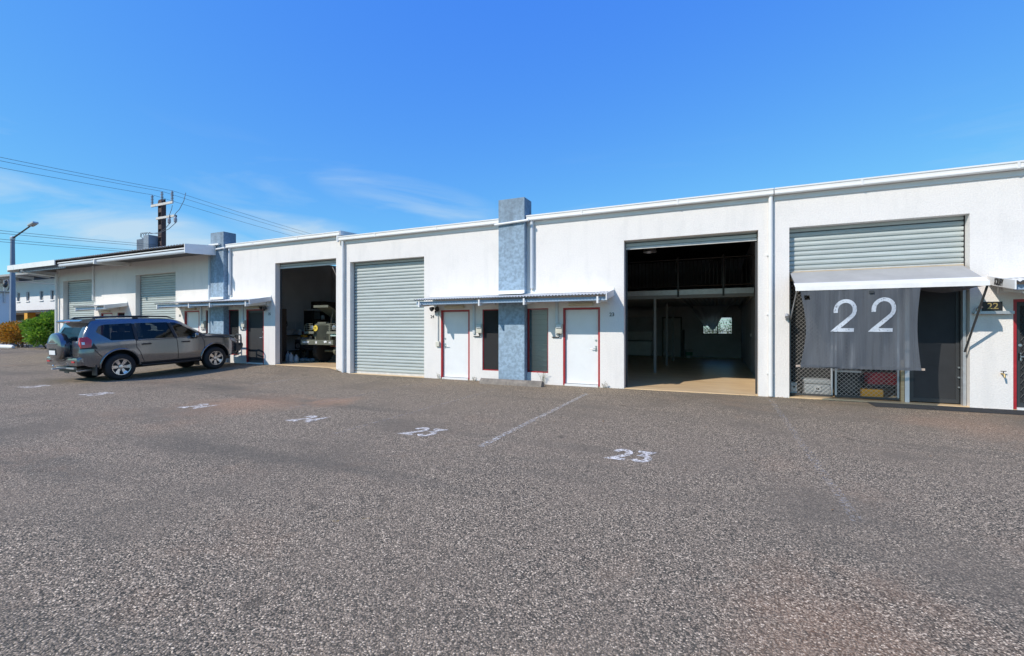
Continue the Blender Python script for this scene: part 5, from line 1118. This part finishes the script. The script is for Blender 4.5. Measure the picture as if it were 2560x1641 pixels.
hlm = thing('hose_coil', 'black coiled hose hanging on the wall above the basin', 'hose', (-18.2, 2.7, 1.6)); part('coil', MB().tube([(-18.18+0.01*(k % 3), 2.7+0.22*math.cos(R(k*20)), 1.75+0.22*math.sin(R(k*20))) for k in range(56)], 0.022, 6), 'rubber', hlm, smooth=60); part('hook', MB().box(-18.23, -18.12, 2.68, 2.72, 1.93, 1.96), 'steel', hlm)
en = thing('engine_block', 'greasy engine on a stand between the truck and the workbench', 'engine', (-16.7, 2.6, FZ)); part('block', MB().cbox(-16.95, -16.45, 2.3, 2.9, FZ+0.45, FZ+0.85, 0.03), 'oil', en); part('rocker_cover', MB().cbox(-16.88, -16.52, 2.35, 2.85, FZ+0.852, FZ+0.96, 0.03), 'galv', en); part('pulley', MB().lathe([(0.10, 2.24), (0.10, 2.28), (0.03, 2.3)], 'y', 18, (-16.7, 0, FZ+0.6)), 'steel', en, smooth=40); part('air_filter', MB().lathe([(0.13, 0.962), (0.14, 0.97), (0.14, 1.06), (0.04, 1.08)], 'z', 20, (-16.7, 2.6, FZ)), 'yellow_plastic', en, smooth=40)
for x in (-16.9, -16.5): part('stand_leg', MB().box(x-0.03, x+0.03, 2.55, 2.65, FZ, FZ+0.45), 'oil', en)
for k, (y, z, w_, h_) in enumerate(((2.25, 1.42, 0.30, 0.42), (3.05, 1.45, 0.34, 0.40), (3.46, 1.40, 0.30, 0.45))): solo('pinned_poster', MB().box(-18.232, -18.225, y, y+w_, z, z+h_), 'white_plastic', ('left', 'middle', 'right')[k]+' pale sheet pinned on the wall above the workbench', 'poster', 'sheets above the workbench')
for k, (x, y, s_, m_) in enumerate(((-17.1, 2.0, 0.34, 'oil'), (-17.0, 3.4, 0.42, 'brown'), (-16.9, 4.3, 0.46, 'grey_plastic'))):
    bx_ = thing('parts_box', ('oily', 'brown', 'grey')[k]+' box of parts on the floor along the workbench', 'box', (x, y, FZ), 'boxes of parts in the truck unit'); part('box', MB().cbox(x-s_/2, x+s_/2, y-s_/2, y+s_/2, FZ, FZ+s_*0.8, 0.012), m_, bx_); part('flap', MB().box(x-s_/2, x+s_/2, y-s_*0.75, y-s_/2-0.004, FZ+s_*0.8-0.01, FZ+s_*0.8), m_, bx_)
solo('stud_wall', MB().box(-18.2, -11.96, 5.62, 5.75, FZ, 4.7), 'inner_grey', 'plain grey inside wall behind the army truck', 'partition')
# ------------------------------------------------------------------ power pole, transformer, wires, street lamp
M['rust'] = mat('rusty_brown_steel', (0.085, 0.050, 0.042), 0.75, noise=0.35, nscale=5); M['arm'] = mat('pale_crossarm', (0.62, 0.60, 0.56), 0.7, noise=0.15, nscale=6); M['insul'] = mat('grey_insulator', (0.30, 0.29, 0.31), 0.35); M['cable'] = mat('dark_cable', (0.10, 0.11, 0.13), 0.6)
PX, PY = -37.9, 8.2
po = thing('power_pole', 'rusty brown steel power pole with two pale crossarms behind the roof', 'power pole', (PX, PY, 0))
part('flange', MB().box(PX-0.22, PX-0.18, PY-0.16, PY+0.16, -0.3, 11.0), 'rust', po); part('flange', MB().box(PX+0.18, PX+0.22, PY-0.16, PY+0.16, -0.3, 11.0), 'rust', po)
z = 5.2
while z < 11.0: part('batten_plate', MB().box(PX-0.18, PX+0.18, PY-0.15, PY-0.13, z, z+0.32), 'rust', po); part('batten_plate', MB().box(PX-0.18, PX+0.18, PY+0.13, PY+0.15, z+0.1, z+0.42), 'rust', po); z += 0.62
part('crossarm', MB().box(PX-0.95, PX+1.75, PY-0.26, PY-0.17, 10.62, 10.79), 'arm', po); part('crossarm', MB().box(PX-0.30, PX+1.95, PY-0.26, PY-0.17, 9.62, 9.78), 'arm', po)
INS = [(PX-0.85, PY-0.21, 10.79), (PX, PY, 11.0), (PX+1.65, PY-0.21, 10.79)]
for (x, y, z) in INS:
    prof = [(0.03, 0)]
    for k in range(6): prof += [(0.035, 0.04+0.115*k), (0.105, 0.065+0.115*k), (0.10, 0.085+0.115*k), (0.035, 0.10+0.115*k)]
    prof += [(0.03, 0.75)]; part('insulator', MB().lathe(prof, 'z', 12, (x, y, z)), 'insul', po)
for x in (PX+1.45, PX+2.2): part('fuse', MB().lathe([(0.03, 0), (0.10, 0.1), (0.11, 0.32), (0.05, 0.42), (0.03, 0.5)], 'z', 12, (x, PY-0.3, 9.12)), 'insul', po); part('fuse_bracket', MB().box(x-0.02, x+0.02, PY-0.3, PY-0.2, 9.55, 9.70), 'dark', po)
part('drop_lead', MB().tube([(PX+1.65, PY-0.2, 10.5), (PX+1.66, PY-0.25, 10.2), (PX+1.5, PY-0.3, 9.8), (PX+1.45, PY-0.3, 9.6)], 0.02, 6), 'cable', po); part('drop_lead', MB().tube([(PX+2.9, PY+0.0, 11.3), (PX+2.85, PY-0.1, 10.7), (PX+2.5, PY-0.2, 10.1), (PX+2.2, PY-0.3, 9.8), (PX+2.2, PY-0.3, 9.6)], 0.02, 6), 'cable', po)
part('low_lead', MB().tube([(PX+1.45, PY-0.3, 9.12), (PX+0.9, PY-0.3, 8.8), (PX+0.2, PY-0.3, 8.6), (PX-0.8, PY-0.3, 8.62), (PX-1.3, PY-0.4, 8.7), (PX-1.35, PY-0.4, 8.45)], 0.02, 6), 'cable', po); part('low_lead', MB().tube([(PX+2.2, PY-0.3, 9.12), (PX+1.5, PY-0.35, 8.75), (PX+0.3, PY-0.4, 8.5), (PX-1.0, PY-0.5, 8.66), (PX-1.75, PY-0.5, 8.7), (PX-1.8, PY-0.5, 8.4)], 0.02, 6), 'cable', po)
M['tank'] = mat('grey_blue_tank_paint', (0.24, 0.28, 0.33), 0.55, noise=0.15, nscale=4)
tf = thing('pole_transformer', 'grey finned transformer mounted on the power pole', 'transformer', (PX-1.0, PY-0.3, 6.4))
part('tank', MB().cbox(PX-0.95, PX-0.28, PY-0.75, PY+0.2, 6.5, 8.42, 0.04), M['tank'], tf)
for k in range(9): x = PX-1.86+k*0.098; part('cooling_fin', MB().box(x, x+0.05, PY-0.72, PY+0.15, 6.5, 8.18), M['tank'], tf)
part('fin_core', MB().box(PX-1.86, PX-0.96, PY-0.55, PY+0.0, 6.45, 8.22), M['tank'], tf)
for k in range(4): x = PX-1.6+k*0.3; part('bushing', MB().tube([(x, PY-0.3, 8.12), (x-0.14, PY-0.35, 8.28), (x-0.26, PY-0.4, 8.42)], [0.06, 0.045, 0.03], 10), 'insul', tf, smooth=60); part('bushing_lead', MB().tube([(x-0.26, PY-0.4, 8.42), (x-0.3, PY-0.4, 8.62), (x-0.1, PY-0.4, 8.70), (x+0.05, PY-0.4, 8.62)], 0.018, 6), 'cable', tf)
part('support_bracket', MB().box(PX-1.8, PX+0.1, PY-0.30, PY-0.17, 6.32, 6.45), 'rust', tf)
def wire(p, q, sag, r_, label):
    pts = []
    for i in range(25):
        t = i/24; a = Vector(p).lerp(Vector(q), t); a.z -= sag*4*t*(1-t); pts.append(a)
    solo('overhead_wire', MB().tube(pts, r_, 5), 'cable', label, 'wire', 'overhead power lines')
for k, (x, y, z) in enumerate(INS):
    w_ = ('left', 'middle', 'right')[k]
    wire((x, y, z+0.76), (x-0.3, y-46, z+0.9), 0.9, 0.012, f'overhead wire running left of the picture from the {w_} pole insulator')
    wire((x, y, z+0.76), (x+0.2, y+60, z+0.5), 1.2, 0.012, f'overhead wire running behind the roof from the {w_} pole insulator')
for k, z in enumerate((7.75, 7.6, 7.25, 7.1)): wire((PX-0.2, PY, z), (PX-0.6, PY-46, z+0.1), 0.9, 0.012, ('top', 'second', 'third', 'lowest')[k]+' of the four low wires leaving the pole to the left')
sl_ = thing('street_lamp', 'tall grey street lamp with a short upswept arm at the left edge', 'street lamp', (-46.6, 3.1, 0))
part('pole', MB().tube([(-46.6, 3.1, -0.2), (-46.6, 3.1, 4.0), (-46.6, 3.1, 8.05)], [0.20, 0.165, 0.12], 8), mat('blue_grey_pole', (0.22, 0.27, 0.35), 0.5, noise=0.15, nscale=2), sl_); part('collar', MB().lathe([(0.14, 7.95), (0.15, 8.1), (0.06, 8.2)], 'z', 12, (-46.6, 3.1, 0)), 'galv', sl_)
part('arm', MB().tube([(-46.6, 3.1, 8.05), (-45.3, 3.1, 8.35), (-43.9, 3.1, 8.68)], [0.06, 0.05, 0.045], 8), 'dark', sl_, smooth=60); hd = part('lamp_head', MB().cbox(-0.42, 0.42, -0.16, 0.16, -0.06, 0.07, 0.03).rot(Matrix.Translation((-43.5, 3.1, 8.78)) @ Matrix.Rotation(R(-10), 4, 'Y')), 'galv', sl_); part('lamp_glass', MB().cbox(-0.25, 0.25, -0.12, 0.12, -0.09, -0.055, 0.01).rot(Matrix.Translation((-43.45, 3.1, 8.78)) @ Matrix.Rotation(R(-10), 4, 'Y')), 'white_plastic', hd)

# ------------------------------------------------------------------ garden bed, shrubs
bed = MB(); bed.box(-56, -31.9, 0.85, 6.0, -0.1, 0.15); structure('garden_bed', bed, 'soil')
eg = thing('brick_edging', 'low red brick edging along the garden bed behind the car', 'edging', (-40, 0.75, 0.05))
eb = MB().cbox(-0.20, 0.20, -0.11, 0.11, -0.08, 0.14, 0.012); eme = eb.mesh('brick'); eme.materials.append(M['brick'])
x = -55.0; i = 0
while x < -32.0:
    o = bpy.data.objects.new('brick', eme); C.objects.link(o); o.parent = eg; o.location = Vector((x, 0.74+rnd.uniform(-.012,.012), 0.08+rnd.uniform(-.01,.01))) - Vector((-40, 0.75, 0.05)); o.rotation_euler = (0, 0, R(rnd.uniform(-1.5, 1.5))); x += 0.415
lg = thing('barrier_rail', 'white round barrier rail lying in front of the orange shrub', 'rail', (-46, 1.3, 0.1))
part('rail', MB().tube([(-58, 1.25, 0.30), (-41.2, 1.3, 0.34), (-40.9, 1.3, 0.34)], [0.14, 0.14, 0.08], 14), 'white', lg, smooth=40)
for x in (-54, -50, -46, -42.2): part('post', MB().tube([(x, 1.30, -0.05), (x, 1.30, 0.22)], 0.07, 8), 'white', lg)
def leaf_mat(name, a, b_, c_):
    m = mat(name, a, 0.55, spec=0.4); N, L = m.node_tree.nodes, m.node_tree.links; b = N['Principled BSDF']; g = N.new('ShaderNodeNewGeometry')
    r = N.new('ShaderNodeValToRGB'); e = r.color_ramp.elements; e[0].color = (*a, 1); e[1].color = (*c_, 1); x_ = e.new(0.5); x_.color = (*b_, 1); L.new(g.outputs['Random Per Island'], r.inputs[0]); L.new(r.outputs[0], b.inputs['Base Color'])
    tl = N.new('ShaderNodeBsdfTranslucent'); L.new(r.outputs[0], tl.inputs[0]); ms_ = N.new('ShaderNodeMixShader'); ms_.inputs[0].default_value = 0.42; L.new(b.outputs[0], ms_.inputs[1]); L.new(tl.outputs[0], ms_.inputs[2]); L.new(ms_.outputs[0], N['Material Output'].inputs['Surface']); return m
M['leaf_green'] = leaf_mat('bright_green_leaf', (0.07, 0.17, 0.018), (0.15, 0.30, 0.03), (0.28, 0.44, 0.05)); M['leaf_orange'] = leaf_mat('croton_leaf', (0.16, 0.16, 0.02), (0.52, 0.20, 0.02), (0.62, 0.34, 0.04)); M['leaf_dark'] = leaf_mat('dark_green_leaf', (0.03, 0.07, 0.015), (0.05, 0.11, 0.02), (0.08, 0.15, 0.03)); M['twig'] = mat('grey_twig', (0.14, 0.115, 0.09), 0.9, noise=0.3, nscale=20)
def shrub(x, y, z, w, d, h, leaf, m, n, label, cat='shrub', group='garden shrubs', clear=0.15, lobes=9, long=1.0):
    t = thing('shrub', label, cat, (x, y, z), group); tw_ = MB(); lf = MB(); cs = []
    for k in range(lobes):
        a = rnd.uniform(0, 6.28); r_ = math.sqrt(rnd.random()); cs.append((Vector((x+math.cos(a)*r_*w*0.36, y+math.sin(a)*r_*d*0.36, z+h*rnd.uniform(clear+0.18, 0.80))), rnd.uniform(0.20, 0.32)))
    for c, r_ in cs:
        b0 = Vector((x+(c.x-x)*0.35, y+(c.y-y)*0.35, z-0.03)); tw_.tube([b0, b0.lerp(c, 0.5)+Vector((rnd.uniform(-.1,.1), rnd.uniform(-.1,.1), 0)), c], [0.028, 0.018, 0.008], 5)
        for k in range(5):
            e = c+Vector((rnd.gauss(0, w*0.13), rnd.gauss(0, d*0.13), rnd.gauss(0.08, h*0.12))); tw_.tube([b0.lerp(c, rnd.uniform(0.3, 0.9)), e], [0.010, 0.004], 4)
    for i in range(n):
        c, r_ = cs[rnd.randrange(lobes)]; v = Vector((rnd.gauss(0, 1), rnd.gauss(0, 1), rnd.gauss(0, 1))).normalized(); rr = rnd.random()**0.38
        p = c+Vector((v.x*w*r_, v.y*d*r_, v.z*h*r_*0.95))*rr
        if p.z < z+0.02: p.z = z+0.02+rnd.random()*0.2
        dirn = (v+Vector((rnd.gauss(0, .6), rnd.gauss(0, .6), rnd.gauss(0.25, .5)))).normalized(); l = leaf*rnd.uniform(0.6, 1.3)*long; sd = dirn.cross(Vector((rnd.gauss(0,1), rnd.gauss(0,1), rnd.gauss(0,1)))).normalized()*leaf*0.20; up_ = dirn.cross(sd).normalized()*leaf*0.06
        lf.add([p, p+dirn*l*0.45+sd, p+dirn*l-up_*2, p+dirn*l*0.45-sd], [(0,1,2,3)])
    part('stems', tw_, 'twig', t); part('foliage', lf, m, t, kind='stuff')
    return t
shrub(-39.2, 2.6, 0.12, 3.6, 2.4, 2.35, 0.24, 'leaf_green', 6000, 'bright green leafy shrub between the orange shrub and the building')
shrub(-43.4, 2.6, 0.12, 3.4, 2.4, 1.95, 0.19, 'leaf_orange', 4600, 'orange and yellow leaved shrub next to the green one', clear=0.30)
shrub(-47.2, 2.8, 0.12, 3.8, 2.4, 1.75, 0.19, 'leaf_orange', 4600, 'orange leaved shrub at the left edge of the photo', clear=0.28)
shrub(-36.0, 3.0, 0.12, 2.6, 2.2, 1.9, 0.18, 'leaf_green', 2200, 'green shrub mostly hidden behind the spare wheel of the car')

# ------------------------------------------------------------------ buildings beyond the street
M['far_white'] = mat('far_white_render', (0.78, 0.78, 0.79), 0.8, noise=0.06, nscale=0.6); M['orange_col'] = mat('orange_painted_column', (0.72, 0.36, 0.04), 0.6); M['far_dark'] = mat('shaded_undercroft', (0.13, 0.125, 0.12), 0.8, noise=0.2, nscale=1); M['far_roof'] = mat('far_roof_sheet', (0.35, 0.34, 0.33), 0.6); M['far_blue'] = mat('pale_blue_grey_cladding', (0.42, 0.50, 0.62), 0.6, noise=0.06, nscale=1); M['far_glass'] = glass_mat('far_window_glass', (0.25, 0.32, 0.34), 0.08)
BY = 17.0
fb = thing('office_building', 'white two-storey building on orange columns across the street', 'building', (-95, BY, 0))
wins = [(-88.0), (-85.2), (-81.4), (-78.5), (-92.2), (-95.2), (-75.0), (-72.0)]
holes = [(c-0.5, c+0.5, 5.25, 6.45) for c in wins]
part('upper_wall', wall_grid(-125, -64, 3.95, 7.35, BY, BY+0.3, holes), 'far_white', fb)
part('parapet_band', MB().box(-125, -64, BY+0.02, BY+0.28, 7.352, 7.95), 'far_white', fb)
part('upper_back', MB().box(-124.8, -64.2, BY+2.0, BY+2.1, 3.9, 7.9), 'far_dark', fb); part('upper_floor', MB().box(-125, -64, BY+0.31, BY+12, 3.70, 3.945), 'far_white', fb)
part('roof', MB().prism([(BY-2.4, 8.35), (BY+13, 9.3), (BY+13, 9.38), (BY-2.4, 8.45)], 'x', -126, -63), 'far_roof', fb); part('roof_fascia', MB().box(-126, -63, BY-2.48, BY-2.402, 8.25, 8.50), 'far_roof', fb)
for k in range(14): x = -124+k*4.5; part('eave_bracket', MB().prism([(BY-2.3, 8.30), (BY-0.01, 8.42), (BY-0.01, 7.9), (BY-0.2, 8.0), (BY-2.3, 8.22)], 'x', x-0.08, x+0.08), 'far_white', fb)
for c in wins:
    w_ = part('window', MB().box(c-0.5, c-0.44, BY+0.12, BY+0.2, 5.25, 6.45).box(c+0.44, c+0.5, BY+0.12, BY+0.2, 5.25, 6.45).box(c-0.44, c+0.44, BY+0.12, BY+0.2, 6.39, 6.45).box(c-0.04, c+0.04, BY+0.12, BY+0.2, 5.25, 6.39), 'far_white', fb)
    part('pane', MB().box(c-0.44, c-0.04, BY+0.15, BY+0.16, 5.25, 6.39).box(c+0.04, c+0.44, BY+0.15, BY+0.16, 5.25, 6.39), 'far_glass', w_); part('sill', MB().prism([(BY-0.12, 5.08), (BY-0.12, 5.16), (BY+0.12, 5.249), (BY+0.12, 5.08)], 'x', c-0.56, c+0.56), 'far_white', w_)
for c in (-86.9, -80.2, -93.6, -73.5, -66.8, -100.3): part('column', MB().cbox(c-0.48, c+0.48, BY+0.35, BY+1.2, -0.1, 3.695, 0.05), 'orange_col', fb)
part('ground_wall', MB().box(-125, -64, BY+5.5, BY+5.7, -0.1, 3.69), 'far_dark', fb); part('dado_strip', MB().box(-125, -64, BY+5.40, BY+5.495, 2.55, 2.75), 'far_white', fb)
for x in (-90, -83.4, -77): part('shutter', MB().box(x-1.6, x+1.6, BY+5.42, BY+5.49, 0.0, 2.5), 'far_roof', fb)
shd = thing('storage_shed', 'white shed with its shaded side wall at the left edge of the photo', 'building', (-80, 2, 0))
part('front_wall', MB().box(-90, -69.0, -8.2, -8.0, -0.1, 5.3), 'far_white', shd); part('side_wall', MB().box(-69.0, -68.8, -8.2, 10.1, -0.1, 5.3), 'far_white', shd); part('rear_wall', MB().box(-90, -69.0, 9.9, 10.1, -0.1, 5.3), 'far_white', shd)
part('roof', MB().prism([(-90.2, 5.9), (-68.6, 5.32), (-68.6, 5.42), (-90.2, 6.0)], 'y', -8.4, 10.3), 'far_roof', shd); part('dado', MB().box(-68.798, -68.77, -8.0, 10.0, 1.5, 1.58), 'far_roof', shd)
for y in (7.5, 9.3): part('wall_joint', MB().box(-68.798, -68.78, y-0.02, y+0.02, 0, 1.5), 'far_roof', shd)
at = thing('service_bracket', 'dark cable bracket and insulators high at the left edge', 'bracket', (-68.6, 9.6, 5.3)); part('arm', MB().tube([(-68.7, 9.6, 4.2), (-68.7, 9.6, 6.6)], 0.06, 8), 'galv', at); part('insulator', MB().ball((-68.5, 9.6, 6.1), 0.25, (0.8, 0.8, 1.2)), 'dark', at, smooth=60); part('cable_loop', MB().tube([(-68.7, 9.6, 6.5), (-67.9, 9.6, 6.6), (-67.4, 9.6, 6.0), (-67.9, 9.6, 5.5), (-68.6, 9.6, 5.6)], 0.05, 6), 'cable', at, smooth=60)
wire((-68.7, 9.6, 6.6), (-38.0, 15.0, 5.6), 0.5, 0.03, 'dark service cable sagging across the far white building')
# a car seen above the shrubs
rc_ = thing('red_car', 'dark red car parked beyond the orange shrub', 'car', (-66, 9, 0), rotz=0.0)
part('body', MB().prism([(-69.4, 0.35), (-69.4, 0.95), (-68.6, 1.05), (-67.9, 1.5), (-66.4, 1.55), (-65.5, 1.10), (-65.0, 0.95), (-65.0, 0.35)], 'y', 11.0, 12.7), mat('dark_red_car_paint', (0.16, 0.02, 0.025), 0.3, coat=1.0), rc_)
for x in (-68.5, -65.9):
    for y in (11.05, 12.65): part('wheel', MB().lathe([(0.30, y-0.12), (0.32, y-0.08), (0.32, y+0.08), (0.30, y+0.12)], 'y', 18, (x, 0, 0.31)), 'tyre', rc_)
part('glass', MB().prism([(-68.45, 1.08), (-67.85, 1.46), (-66.45, 1.50), (-65.75, 1.12)], 'y', 10.985, 10.998), 'privacy_glass', rc_)
# what the rear window of unit 23 looks out on
fn_ = thing('slat_fence', 'sunlit white slatted fence seen through the rear window of unit 23', 'fence', (0, 22, 0))
for k in range(18): part('slat', MB().box(-6, 8, 22.0, 22.05, 0.05+k*0.16, 0.05+k*0.16+0.125), 'far_white', fn_)
for x in (-5, -2, 1, 4, 7): part('post', MB().box(x-0.05, x+0.05, 22.052, 22.15, -0.1, 2.95), 'far_roof', fn_)
shrub(-0.6, 20.8, -0.02, 2.2, 1.4, 2.3, 0.14, 'leaf_dark', 800, 'dark leafy shrub seen in the left rear window pane', group='shrubs behind unit 23', lobes=7)
shrub(1.0, 20.9, -0.02, 1.9, 1.3, 2.9, 0.13, 'leaf_dark', 700, 'tall sparse shrub seen in the right rear window pane', group='shrubs behind unit 23', lobes=7)
